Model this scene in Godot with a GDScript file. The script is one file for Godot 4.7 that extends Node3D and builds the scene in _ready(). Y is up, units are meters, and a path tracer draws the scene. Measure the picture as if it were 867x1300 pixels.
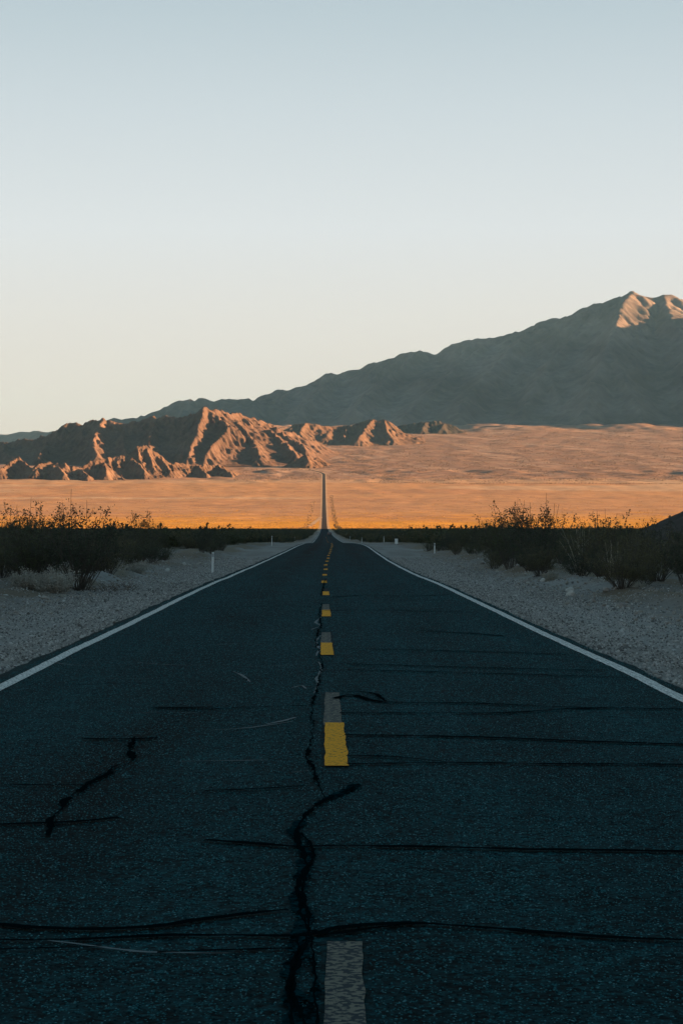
extends Node3D
# A desert highway in evening shade, running down into a sunlit valley with mountains behind it.
# Units are metres. The road runs along -Z; "d" below is the distance ahead of the camera (d = -z).

const EXPOSURE := 6.2
const SUN_EL := 9.0
const SUN_AHEAD := -8.0

var rng := RandomNumberGenerator.new()
var lut := PackedFloat32Array()
const LUT_STEP := 2.0
const LUT_FROM := -400.0
var n_soft := FastNoiseLite.new()
var n_rough := FastNoiseLite.new()
var n_ridge := FastNoiseLite.new()
var n_patch := FastNoiseLite.new()
var M := {}
var names := {}

# ---------------------------------------------------------------- helpers
func lin(r: float, g: float, b: float) -> Color:
	return Color(r, g, b).linear_to_srgb()

func numbered(called: String) -> String:
	if not names.has(called):
		names[called] = 0
		return called
	names[called] += 1
	return "%s_%03d" % [called, names[called]]

func tag(o: Node, label: String, category: String, group := "", kind := "") -> void:
	if label: o.set_meta("label", label)
	if category: o.set_meta("category", category)
	if group: o.set_meta("group", group)
	if kind: o.set_meta("kind", kind)

func base(called: String, at: Vector3, turn := 0.0) -> Node3D:
	var o := Node3D.new()
	o.name = numbered(called)
	add_child(o, true)
	o.position = at
	o.rotation.y = turn
	return o

func put(called: String, mesh: Mesh, mat: Material, parent: Node = null) -> MeshInstance3D:
	var o := MeshInstance3D.new()
	o.mesh = mesh
	o.material_override = mat
	if parent == null:
		o.name = numbered(called)
		add_child(o, true)
	else:
		o.name = called
		parent.add_child(o, true)
	return o

func arrays(v: PackedVector3Array, n: PackedVector3Array, idx: PackedInt32Array, uv := PackedVector2Array(), uv2 := PackedVector2Array(), col := PackedColorArray()) -> ArrayMesh:
	var a := []
	a.resize(Mesh.ARRAY_MAX)
	a[Mesh.ARRAY_VERTEX] = v
	if n.size(): a[Mesh.ARRAY_NORMAL] = n
	if uv.size(): a[Mesh.ARRAY_TEX_UV] = uv
	if uv2.size(): a[Mesh.ARRAY_TEX_UV2] = uv2
	if col.size(): a[Mesh.ARRAY_COLOR] = col
	a[Mesh.ARRAY_INDEX] = idx
	var m := ArrayMesh.new()
	m.add_surface_from_arrays(Mesh.PRIMITIVE_TRIANGLES, a)
	return m

func noise(freq: float, seed_: int, oct := 4, ridged := false) -> FastNoiseLite:
	var f := FastNoiseLite.new()
	f.seed = seed_
	f.frequency = freq
	f.noise_type = FastNoiseLite.TYPE_SIMPLEX_SMOOTH
	f.fractal_type = FastNoiseLite.FRACTAL_RIDGED if ridged else FastNoiseLite.FRACTAL_FBM
	f.fractal_octaves = oct
	return f

# ---------------------------------------------------------------- the lie of the land
func make_profile() -> void:
	var p := [[-400.0, 5.8], [-200.0, 2.9], [0.0, 0.0], [22.0, -0.317], [34.0, -0.55], [62.0, -1.09], [80.0, -1.50], [115.0, -2.22], [160.0, -3.05],
		[205.0, -3.85], [258.0, -4.978], [330.0, -6.72], [450.0, -9.75], [600.0, -12.85], [974.0, -19.9], [1500.0, -29.1], [2000.0, -36.8], [2500.0, -44.8], [2900.0, -48.7],
		[3780.0, -40.3], [4760.0, -17.9], [5840.0, 38.6], [7000.0, 105.0], [8000.0, 172.0], [9500.0, 272.0], [10600.0, 305.0], [12000.0, 312.0], [30000.0, 312.0]]
	var k := 0
	var n := int((29000.0 - LUT_FROM) / LUT_STEP)
	lut.resize(n)
	for i in n:
		var d := LUT_FROM + i * LUT_STEP
		while k < p.size() - 2 and d > p[k + 1][0]: k += 1
		var x0: float = p[k][0]
		var x1: float = p[k + 1][0]
		var y0: float = p[k][1]
		var y1: float = p[k + 1][1]
		var s := (y1 - y0) / (x1 - x0)
		var sa := s
		var sb := s
		if k > 0:
			var q: float = (y0 - p[k - 1][1]) / (x0 - p[k - 1][0])
			sa = (q + s) * 0.5
		if k < p.size() - 2:
			var q2: float = (p[k + 2][1] - y1) / (p[k + 2][0] - x1)
			sb = (q2 + s) * 0.5
		var t := (d - x0) / (x1 - x0)
		var w := x1 - x0
		var t2 := t * t
		var t3 := t2 * t
		lut[i] = (2 * t3 - 3 * t2 + 1) * y0 + (t3 - 2 * t2 + t) * w * sa + (3 * t2 - 2 * t3) * y1 + (t3 - t2) * w * sb

func road_y(d: float) -> float:
	var f := clampf((d - LUT_FROM) / LUT_STEP, 0.0, lut.size() - 2.0)
	var i := int(f)
	return lerpf(lut[i], lut[i + 1], f - i)

func road_x(d: float) -> float:
	# the centre line, which wanders a little
	if d < 60.0: return 0.085
	if d < 260.0:
		var t := (d - 60.0) / 200.0
		return 0.085 + 1.1 * t * t * (3.0 - 2.0 * t)
	if d < 5850.0: return 1.185 + (d - 260.0) * 0.00085
	return 5.94 - pow((d - 5850.0) / 40.0, 2.0) * 0.8

func ground_y(x: float, d: float) -> float:
	var y := road_y(d)
	if d > 6900.0 and y > 100.0: y = 100.0 + (y - 100.0) * smoothstep(-1050.0, -380.0, x)
	var a := absf(x - road_x(d)) if d < 6150.0 else 60.0
	if a < 3.35: return y - 0.16
	if a < 3.7: return y - 0.16 + (a - 3.35) * 0.28
	if a < 7.0 and d > 700.0: return y - 0.08
	var off := a - 3.7
	y -= 0.062 + 0.016 * minf(off, 8.0)
	if d < 700.0:
		var w := smoothstep(0.4, 5.0, off)
		y += w * (0.05 + 0.07 * smoothstep(2.8, 4.5, off)) * n_rough.get_noise_2d(x * 5.0, d * 5.0) * (1.0 - smoothstep(150.0, 400.0, d))
		y += w * 0.07 * n_rough.get_noise_2d(x * 1.5 + 90.0, d * 1.5)
		# tyre ruts in the verge
		y -= 0.03 * (exp(-pow((off - 1.3 - 0.5 * n_soft.get_noise_2d(d * 0.4, 3.0)) * 3.2, 2.0)) + exp(-pow((off - 2.8 - 0.6 * n_soft.get_noise_2d(d * 0.4, 9.0)) * 3.2, 2.0)))
		# the graded edge: a low broken bank where the gravel verge ends
		var e := 3.7 + 1.3 * n_soft.get_noise_2d(d * 3.0, x * 0.4 + (70.0 if x > 0.0 else -70.0))
		var bank := smoothstep(e, e + 0.9, off)
		y += bank * (0.20 + 0.20 * n_soft.get_noise_2d(d * 2.0 + 300.0, x * 2.0)) * (1.0 - smoothstep(200.0, 600.0, d))
	var far := smoothstep(8.0, 60.0, off)
	y += far * 0.7 * n_soft.get_noise_2d(x * 0.35, d * 0.35) * (1.0 - smoothstep(500.0, 1500.0, d))
	# the dark knoll beside the road on the right
	var kx := (x - 48.0) / 27.0
	var kd := (d - 150.0) / 60.0
	var kr := sqrt(kx * kx + kd * kd)
	if kr < 1.0:
		var f := 1.0 - kr
		y += 13.2 * f * smoothstep(0.0, 0.12, f) + minf(f * 5.0, 1.0) * 0.7 * n_rough.get_noise_2d(x * 0.6, d * 0.6)
	if d > 1500.0:
		# the valley floor and the fan: low swells, washes running down the slope
		var v := smoothstep(1800.0, 3500.0, d) * smoothstep(5.0, 120.0, off)
		y += v * (1.2 * n_patch.get_noise_2d(x * 0.6, d * 0.25) + 1.5 * n_rough.get_noise_2d(x * 0.02, d * 0.012))
		var fan := smoothstep(5000.0, 6600.0, d) * smoothstep(5.0, 160.0, off)
		if fan > 0.0:
			y += fan * (5.0 * n_patch.get_noise_2d(x * 0.55 + 500.0, d * 0.22) - 9.0 * absf(n_soft.get_noise_2d(x * 0.07 + 0.02 * d, d * 0.016)) + 8.0 * n_rough.get_noise_2d(x * 0.034, d * 0.024))
			y += 26.0 * smoothstep(8600.0, 9600.0, d) * n_patch.get_noise_2d(x * 0.22, d * 0.1 + 70.0)
	return y

func zone(x: float, d: float) -> Color:
	# what the ground is made of, as linear base colour
	var a := absf(x - road_x(d))
	var q := n_patch.get_noise_2d(x * 1.3, d * 0.8)
	var q2 := n_soft.get_noise_2d(x * 0.02, d * 0.3)
	var c: Color
	var gravel := Color(0.37, 0.355, 0.335)
	var soil := Color(0.27, 0.215, 0.16)
	var edge := 5.2 + 2.0 * n_soft.get_noise_2d(x * 2.0, d * 2.0)
	if d > 300.0: edge -= 2.2 * smoothstep(300.0, 700.0, d)
	c = gravel.lerp(soil, smoothstep(edge + 1.6, edge + 2.8, a))
	if d < 700.0:
		# packed wheel tracks and dirt washed over the gravel
		c = c.lerp(Color(0.30, 0.275, 0.25), 0.75 * smoothstep(-0.1, 0.3, n_soft.get_noise_2d(a * 9.0, d * 0.5)))
	if d < 260.0 and x > 16.0:
		# dark rock and scrub litter of the knoll
		c = c.lerp(Color(0.07, 0.062, 0.055), smoothstep(19.0, 23.0, x - 2.0 + 5.0 * q + 2.0 * n_rough.get_noise_2d(x, d)))
	if d > 1600.0:
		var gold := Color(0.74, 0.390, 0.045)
		var tan_ := Color(0.52, 0.325, 0.175)
		var pale := Color(0.56, 0.44, 0.31)
		var fan := Color(0.33, 0.225, 0.170)
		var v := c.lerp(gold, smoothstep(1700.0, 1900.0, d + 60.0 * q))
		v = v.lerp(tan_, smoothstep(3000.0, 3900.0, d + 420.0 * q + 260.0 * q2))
		v = v.lerp(Color(0.40, 0.235, 0.145), 0.5 * smoothstep(-0.05, 0.35, n_soft.get_noise_2d(x * 0.03 + 40.0, d * 0.09)) * smoothstep(2900.0, 3400.0, d))
		# pale washes lying across the floor
		var w1 := 4740.0 + 55.0 * n_soft.get_noise_2d(x * 0.02, 7.0)
		v = v.lerp(pale, 0.9 * exp(-pow((d - w1) / 42.0, 2.0)) * smoothstep(40.0, -60.0, x + 20.0 * q))
		v = v.lerp(pale, 0.7 * smoothstep(0.08, 0.30, n_soft.get_noise_2d(x * 0.012, d * 0.05 + 99.0)) * smoothstep(4900.0, 5100.0, d) * smoothstep(5800.0, 5500.0, d))
		v = v.lerp(pale, 0.55 * smoothstep(5420.0, 5470.0, d + 20.0 * q) * smoothstep(5640.0, 5560.0, d + 40.0 * q))
		v = v.lerp(fan, smoothstep(5450.0, 5750.0, d + 260.0 * q))
		if d > 5400.0:
			var s := n_soft.get_noise_2d(x * 0.10 + 0.03 * d, d * 0.02)
			v = v.lerp(Color(0.44, 0.33, 0.26), 0.75 * smoothstep(0.08, 0.35, s) * smoothstep(5600.0, 6000.0, d))
			v = v.lerp(Color(0.25, 0.165, 0.125), 0.85 * smoothstep(0.0, 0.35, -n_rough.get_noise_2d(x * 0.035, d * 0.022)) * smoothstep(5600.0, 6000.0, d))
		if a < 9.0: v = v.lerp(pale, 0.8 * smoothstep(8.0, 5.5, a))
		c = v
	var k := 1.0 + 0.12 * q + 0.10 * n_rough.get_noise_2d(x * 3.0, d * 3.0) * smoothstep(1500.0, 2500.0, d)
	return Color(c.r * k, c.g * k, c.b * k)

# ---------------------------------------------------------------- materials
func cell_image(size: int, freq: float, seed_: int) -> PackedByteArray:
	var f := FastNoiseLite.new()
	f.seed = seed_
	f.noise_type = FastNoiseLite.TYPE_CELLULAR
	f.cellular_return_type = FastNoiseLite.RETURN_CELL_VALUE
	f.frequency = freq
	var im := f.get_seamless_image(size, size, false, false, 0.08, true)
	im.convert(Image.FORMAT_L8)
	return im.get_data()

func fbm_image(size: int, freq: float, seed_: int, oct := 5) -> PackedByteArray:
	var im := noise(freq, seed_, oct).get_seamless_image(size, size, false, false, 0.15, true)
	im.convert(Image.FORMAT_L8)
	return im.get_data()

func tex_rgb(size: int, data: PackedByteArray) -> ImageTexture:
	return ImageTexture.create_from_image(Image.create_from_data(size, size, false, Image.FORMAT_RGB8, data))

func tex_l(size: int, data: PackedByteArray) -> ImageTexture:
	return ImageTexture.create_from_image(Image.create_from_data(size, size, false, Image.FORMAT_L8, data))

func to8(v: float) -> int:
	v = clampf(v, 0.0, 1.0)
	return int(255.0 * (12.92 * v if v < 0.0031308 else 1.055 * pow(v, 1.0 / 2.4) - 0.055) + 0.5)

func ramp(lo: Color, hi: Color) -> Array:
	# 256 steps between two linear colours, as sRGB bytes
	var r := PackedByteArray()
	for i in 256:
		var c := lo.lerp(hi, i / 255.0)
		r.append_array([to8(c.r), to8(c.g), to8(c.b)])
	return r

func rgb_of(size: int, v: PackedByteArray, lo: Color, hi: Color) -> ImageTexture:
	var t := ramp(lo, hi)
	var out := PackedByteArray()
	out.resize(size * size * 3)
	for i in size * size:
		var k := v[i] * 3
		out[i * 3] = t[k]
		out[i * 3 + 1] = t[k + 1]
		out[i * 3 + 2] = t[k + 2]
	return tex_rgb(size, out)

func flat_mat(c: Color, rough := 0.9) -> StandardMaterial3D:
	var m := StandardMaterial3D.new()
	m.albedo_color = c.linear_to_srgb()
	m.roughness = rough
	return m

func make_materials() -> void:
	var s := 1024
	var fine := cell_image(s, 0.11, 3)
	var mid := cell_image(s, 0.05, 5)
	var soft := fbm_image(s, 0.006, 8)
	# asphalt: pale and dark grains of stone in tar
	var h := PackedByteArray()
	h.resize(s * s)
	var v := PackedByteArray()
	v.resize(s * s)
	rng.seed = 77
	for i in s * s:
		var g := fine[i]
		var grain := 48 + (g - 128) / 2 + (mid[i] - 128) / 3 + (soft[i] - 128) / 5 + rng.randi_range(-16, 16)
		if g > 205: grain += 95
		if mid[i] > 222: grain += 50
		v[i] = clampi(grain, 0, 255)
		h[i] = clampi(int(g * 0.55 + mid[i] * 0.3 + 20), 0, 255)
	var asphalt := StandardMaterial3D.new()
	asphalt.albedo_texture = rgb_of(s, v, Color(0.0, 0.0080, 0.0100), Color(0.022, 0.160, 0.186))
	asphalt.roughness = 0.9
	asphalt.metallic_specular = 0.10
	asphalt.heightmap_enabled = true
	asphalt.heightmap_texture = tex_l(s, h)
	asphalt.heightmap_scale = 0.35
	asphalt.uv1_scale = Vector3(1.0 / 2.6, 1.0 / 2.6, 1.0)
	# old patches, tyre polish and stains, metres across
	var st := fbm_image(512, 0.012, 21, 6)
	asphalt.detail_enabled = true
	asphalt.detail_blend_mode = BaseMaterial3D.BLEND_MODE_MUL
	asphalt.detail_uv_layer = BaseMaterial3D.DETAIL_UV_2
	asphalt.detail_albedo = rgb_of(512, st, Color(0.55, 0.55, 0.56), Color(1.0, 1.0, 1.0))
	asphalt.uv2_scale = Vector3(1.0 / 11.0, 1.0 / 34.0, 1.0)
	asphalt.vertex_color_use_as_albedo = true
	M.asphalt = asphalt
	# tar that has bled out beside the cracks
	var stain: StandardMaterial3D = asphalt.duplicate()
	stain.metallic_specular = 0.0
	stain.albedo_color = Color(0.74, 0.76, 0.77)
	stain.vertex_color_use_as_albedo = false
	M.stain = stain
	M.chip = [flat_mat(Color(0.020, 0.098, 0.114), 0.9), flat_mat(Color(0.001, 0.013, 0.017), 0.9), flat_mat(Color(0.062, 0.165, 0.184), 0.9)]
	for m in M.chip: m.metallic_specular = 0.04
	# tar of the sealed cracks
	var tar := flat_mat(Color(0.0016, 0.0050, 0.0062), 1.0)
	tar.metallic_specular = 0.0
	M.tar = tar
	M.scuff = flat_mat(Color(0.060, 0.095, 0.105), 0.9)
	# ground: pebbles and dust
	var pb := cell_image(s, 0.055, 31)
	var pf := cell_image(s, 0.14, 33)
	var sf := fbm_image(s, 0.01, 35, 6)
	var gv := PackedByteArray()
	gv.resize(s * s)
	var gh := PackedByteArray()
	gh.resize(s * s)
	for i in s * s:
		var b := 118 + (pb[i] - 128) / 3 + (pf[i] - 128) / 3 + (sf[i] - 128) / 2 + rng.randi_range(-14, 14)
		if pf[i] > 228: b += 50
		gv[i] = clampi(b, 0, 255)
		gh[i] = clampi(int(pb[i] * 0.45 + pf[i] * 0.35 + sf[i] * 0.2), 0, 255)
	var ground := StandardMaterial3D.new()
	ground.vertex_color_use_as_albedo = true
	ground.albedo_texture = rgb_of(s, gv, Color(0.55, 0.55, 0.55), Color(1.0, 1.0, 1.0))
	ground.roughness = 0.95
	ground.metallic_specular = 0.2
	ground.heightmap_enabled = true
	ground.heightmap_texture = tex_l(s, gh)
	ground.heightmap_scale = 3.0
	ground.uv1_triplanar = true
	ground.uv1_world_triplanar = true
	ground.uv1_scale = Vector3.ONE / 3.3
	# broad mottling: crusts, washes and stony patches
	var mo := fbm_image(512, 0.03, 37, 6)
	ground.detail_enabled = true
	ground.detail_blend_mode = BaseMaterial3D.BLEND_MODE_MUL
	ground.detail_uv_layer = BaseMaterial3D.DETAIL_UV_2
	ground.detail_albedo = rgb_of(512, mo, Color(0.68, 0.66, 0.65), Color(1.0, 1.0, 1.0))
	ground.uv2_scale = Vector3(1.0 / 520.0, 1.0 / 900.0, 1.0)
	M.ground = ground
	# rock of the hills
	var rv := fbm_image(s, 0.008, 41, 7)
	var rc := fbm_image(s, 0.02, 43, 6)
	var rr := PackedByteArray()
	rr.resize(s * s)
	for i in s * s:
		rr[i] = clampi(int(rv[i] * 0.6 + rc[i] * 0.4), 0, 255)
	var rock_tex := rgb_of(s, rr, Color(0.35, 0.35, 0.35), Color(1.0, 1.0, 1.0))
	for k in [["rock", 170.0], ["mountain", 900.0]]:
		var rock := StandardMaterial3D.new()
		rock.vertex_color_use_as_albedo = true
		rock.albedo_texture = rock_tex
		rock.roughness = 1.0
		rock.metallic_specular = 0.1
		rock.uv1_triplanar = true
		rock.uv1_world_triplanar = true
		rock.uv1_scale = Vector3.ONE / float(k[1])
		M[k[0]] = rock

# ---------------------------------------------------------------- ground and road
func steps(list: Array) -> PackedFloat32Array:
	# [[from, spacing], [to, spacing], ...]: lines whose spacing runs evenly from one to the next
	var out := PackedFloat32Array()
	for k in list.size() - 1:
		var a: float = list[k][0]
		var b: float = list[k + 1][0]
		var sa: float = list[k][1]
		var sb: float = list[k + 1][1]
		var n := maxi(1, int(round((b - a) / ((sa + sb) * 0.5))))
		for i in n:
			var t := float(i) / n
			var w := (sa * t + 0.5 * (sb - sa) * t * t) / (0.5 * (sa + sb))
			out.append(lerpf(a, b, w))
	out.append(list[-1][0])
	return out

func build_ground() -> void:
	var right := steps([[3.2, 0.3], [14.0, 0.4], [30.0, 1.0], [120.0, 5.0], [420.0, 17.0], [1900.0, 17.0], [4000.0, 90.0], [24000.0, 2500.0]])
	var xs := PackedFloat32Array()
	for i in range(right.size() - 1, -1, -1): xs.append(-right[i])
	xs.append(0.0)
	xs.append_array(right)
	var ds := steps([[-9000.0, 2000.0], [-300.0, 40.0], [12.0, 1.0], [18.0, 0.4], [75.0, 0.5], [140.0, 1.2], [420.0, 4.0], [1500.0, 22.0], [6000.0, 22.0], [9800.0, 26.0], [12000.0, 200.0], [28000.0, 3000.0]])
	var w := xs.size()
	var n := ds.size()
	var v := PackedVector3Array()
	var nm := PackedVector3Array()
	var col := PackedColorArray()
	var uv2 := PackedVector2Array()
	v.resize(w * n)
	nm.resize(w * n)
	col.resize(w * n)
	uv2.resize(w * n)
	for j in n:
		var d := ds[j]
		var cx := road_x(d) if d < 6150.0 else 0.0
		for i in w:
			var x := xs[i]
			if absf(x) < 400.0: x += cx * (1.0 - absf(x) / 400.0)
			v[j * w + i] = Vector3(x, ground_y(x, d), -d)
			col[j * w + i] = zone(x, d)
			uv2[j * w + i] = Vector2(x + 0.15 * d, d)
	var idx := PackedInt32Array()
	idx.resize((w - 1) * (n - 1) * 6)
	var q := 0
	for j in n:
		for i in w:
			var k := j * w + i
			var l := v[k - 1 if i > 0 else k]
			var r := v[k + 1 if i < w - 1 else k]
			var b := v[k - w if j > 0 else k]
			var f := v[k + w if j < n - 1 else k]
			nm[k] = (r - l).cross(f - b).normalized()
			if i < w - 1 and j < n - 1:
				idx[q] = k
				idx[q + 1] = k + w
				idx[q + 2] = k + 1
				idx[q + 3] = k + 1
				idx[q + 4] = k + w
				idx[q + 5] = k + w + 1
				q += 6
	var o := put("ground", arrays(v, nm, idx, uv2, uv2, col), M.ground)
	tag(o, "gravel verges and desert floor running down to the valley", "ground", "", "structure")
	print("ground ", w, "x", n)

func surface_y(x: float, d: float) -> float:
	# the top of the asphalt: a slight crown and gentle unevenness
	var a := absf(x - road_x(d))
	return road_y(d) - 0.012 * a + 0.012 * n_soft.get_noise_2d(x * 1.6, d * 0.9) * clampf(120.0 / maxf(d, 1.0), 0.0, 1.0)

func build_road() -> Node3D:
	var road := base("road", Vector3.ZERO)
	tag(road, "worn dark two lane asphalt road running straight into the valley", "road", "", "structure")
	var ds := steps([[-300.0, 20.0], [2.0, 0.5], [40.0, 0.5], [120.0, 1.5], [600.0, 6.0], [1500.0, 20.0], [6140.0, 20.0]])
	var cols := [-3.78, -3.68]
	for i in 27: cols.append(-3.25 + i * 0.25)
	cols.append_array([3.60, 3.70])
	var col := PackedColorArray()
	var v := PackedVector3Array()
	var uv := PackedVector2Array()
	var uv2 := PackedVector2Array()
	var w := cols.size()
	for d in ds:
		var cx := road_x(d)
		for i in w:
			var x: float = cols[i]
			# the edge of the tar is not ruled with a straightedge
			if i < 2 or i > w - 3: x += (0.09 * n_soft.get_noise_2d(d * 6.0, 5.0 * signf(x)) + 0.04 * n_rough.get_noise_2d(d * 9.0, 3.0 * signf(x))) * clampf(200.0 / maxf(d, 1.0), 0.0, 1.0)
			var y := surface_y(cx + x, d)
			if i == 0 or i == w - 1: y -= 0.14
			v.append(Vector3(cx + x, y, -d))
			uv.append(Vector2(x, d))
			uv2.append(Vector2(x, d))
			# oil dropped along the middle of each lane, in blotches
			var blot := clampf(0.55 + 1.3 * n_soft.get_noise_2d(x * 14.0, d * 2.2), 0.0, 1.0)
			var oil := blot * (0.70 * exp(-pow((x + 1.65) / 0.55, 2.0)) + 0.25 * exp(-pow((x - 1.7) / 0.5, 2.0)))
			# wheel tracks scoured paler, patchily
			var worn := 0.0
			for q in [-2.55, -0.85, 0.9, 2.55]: worn += exp(-pow((x - q) / 0.30, 2.0))
			var tone := (0.74 + 0.26 * worn * clampf(0.6 + 1.1 * n_soft.get_noise_2d(x * 9.0 + 50.0, d * 1.1), 0.0, 1.0)) * (1.0 - oil)
			col.append(Color(tone, tone, tone))
	var nm := PackedVector3Array()
	nm.resize(v.size())
	var idx := PackedInt32Array()
	for j in ds.size():
		for i in w:
			var k := j * w + i
			var r := v[k + 1 if i < w - 1 else k] - v[k - 1 if i > 0 else k]
			var f := v[k + w if j < ds.size() - 1 else k] - v[k - w if j > 0 else k]
			nm[k] = r.cross(f).normalized()
			if i < w - 1 and j < ds.size() - 1:
				idx.append_array([k, k + w, k + 1, k + 1, k + w, k + w + 1])
	# the stretch across the valley: sun reflection put into a greyer asphalt colour
	var valley_grey := flat_mat(Color(0.042, 0.043, 0.046), 1.0)
	valley_grey.metallic_specular = 0.05
	var cut := 0
	while ds[cut] < 2150.0: cut += 1
	cut *= (w - 1) * 6
	put("asphalt", arrays(v, nm, idx.slice(0, cut), uv, uv2, col), M.asphalt, road)
	put("grey_asphalt", arrays(v, nm, idx.slice(cut), uv, uv2, col), valley_grey, road)
	return road

func strip(pts: Array, lift: float, ragged := 0.0, seed_ := 1, sub := 0.12, broken := 0.0) -> ArrayMesh:
	# a strip of paint or tar lying on the asphalt: pts are [x from the centre line, d, width]
	var v := PackedVector3Array()
	var nm := PackedVector3Array()
	var uv := PackedVector2Array()
	var idx := PackedInt32Array()
	var run := 0.0
	var travelled := 0.0
	if pts.size() > 2:
		# round the corners off (Catmull-Rom through the points)
		var fine := []
		for k in pts.size() - 1:
			var p0: Array = pts[maxi(k - 1, 0)]
			var p1: Array = pts[k]
			var p2: Array = pts[k + 1]
			var p3: Array = pts[mini(k + 2, pts.size() - 1)]
			for i in 3:
				var t := i / 3.0
				var q := []
				for e in 3:
					q.append(0.5 * (2.0 * p1[e] + (p2[e] - p0[e]) * t + (2.0 * p0[e] - 5.0 * p1[e] + 4.0 * p2[e] - p3[e]) * t * t + (3.0 * p1[e] - p0[e] - 3.0 * p2[e] + p3[e]) * t * t * t))
				q[2] = maxf(q[2], 0.003)
				fine.append(q)
		fine.append(pts[-1])
		pts = fine
	for k in pts.size() - 1:
		var a := Vector2(pts[k][0], pts[k][1])
		var b := Vector2(pts[k + 1][0], pts[k + 1][1])
		var n := maxi(1, int(a.distance_to(b) / sub))
		if k > 0: travelled += Vector2(pts[k - 1][0], pts[k - 1][1]).distance_to(a)
		var dir := (b - a).normalized()
		var side := Vector2(-dir.y, dir.x)
		for i in n + (1 if k == pts.size() - 2 else 0):
			var t := float(i) / n
			var c := a.lerp(b, t)
			var wd := lerpf(pts[k][2], pts[k + 1][2], t) * 0.5
			run = travelled + t * a.distance_to(b)
			c += side * ragged * 1.4 * n_rough.get_noise_2d(run * 3.0, seed_ * 17.0)
			for s in [-1.0, 1.0]:
				var e: Vector2 = c + side * s * maxf(0.003, wd + ragged * n_rough.get_noise_2d(run * 14.0, seed_ * 31.0 + s * 9.0) - broken * wd * smoothstep(0.0, 0.35, n_soft.get_noise_2d(run * 26.0, seed_ * 13.0)))
				var cx := road_x(e.y)
				v.append(Vector3(cx + e.x, surface_y(cx + e.x, e.y) + lift, -e.y))
				nm.append(Vector3.UP)
				uv.append(Vector2(e.x, e.y))
	for k in v.size() / 2 - 1:
		idx.append_array([k * 2, k * 2 + 1, k * 2 + 2, k * 2 + 2, k * 2 + 1, k * 2 + 3])
	return arrays(v, nm, idx, uv, uv)

func paint_mat(c: Color, wear: float, seed_: int) -> StandardMaterial3D:
	# road paint: chips and scuffs where the asphalt shows through
	var s := 512
	var f := fbm_image(s, 0.045, seed_, 6)
	var g := cell_image(s, 0.12, seed_ + 1)
	var out := PackedByteArray()
	out.resize(s * s * 3)
	var tar := Color(0.03, 0.04, 0.045)
	for i in s * s:
		var t := f[i] / 255.0 * 0.75 + g[i] / 255.0 * 0.25
		var k := smoothstep(wear - 0.07, wear + 0.05, t)
		var m := 0.78 + 0.22 * g[i] / 255.0
		out[i * 3] = to8(lerpf(tar.r, c.r * m, k))
		out[i * 3 + 1] = to8(lerpf(tar.g, c.g * m, k))
		out[i * 3 + 2] = to8(lerpf(tar.b, c.b * m, k))
	var m2 := StandardMaterial3D.new()
	m2.albedo_texture = tex_rgb(s, out)
	m2.roughness = 0.85
	m2.metallic_specular = 0.15
	m2.uv1_scale = Vector3(1.0 / 1.1, 1.0 / 1.1, 1.0)
	return m2

func build_markings(road: Node3D) -> void:
	var white := paint_mat(Color(0.72, 0.71, 0.68), 0.41, 51)
	var yellow := paint_mat(Color(0.86, 0.36, 0.020), 0.33, 53)
	var faded := paint_mat(Color(0.170, 0.158, 0.126), 0.50, 55)
	for s in [-1.0, 1.0]:
		var pts := []
		for d in steps([[4.0, 2.0], [120.0, 4.0], [700.0, 12.0], [2600.0, 40.0]]):
			pts.append([s * 3.40 + 0.02 * n_soft.get_noise_2d(d * 3.0, s * 40.0), d, 0.15 if d < 400.0 else 0.18])
		put("edge_line", strip(pts, 0.005, 0.008, 3 + int(s), 0.4), white, road)
	# the yellow broken line, and the older white one that it was painted beyond
	for k in 70:
		var d := 2.35 + k * 12.2
		var wob := 0.02 * sin(k * 2.1)
		var w := 0.155
		put("lane_dash", strip([[wob, d, w + 0.01], [wob, d + 3.05, w]], 0.012, 0.010, k + 5, 0.15), yellow, road)
		if k < 4: put("faded_dash", strip([[wob - 0.01, d + 2.9, w], [wob, d + 6.2, w - 0.02]], 0.005, 0.009, k + 60, 0.15), faded, road)

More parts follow.
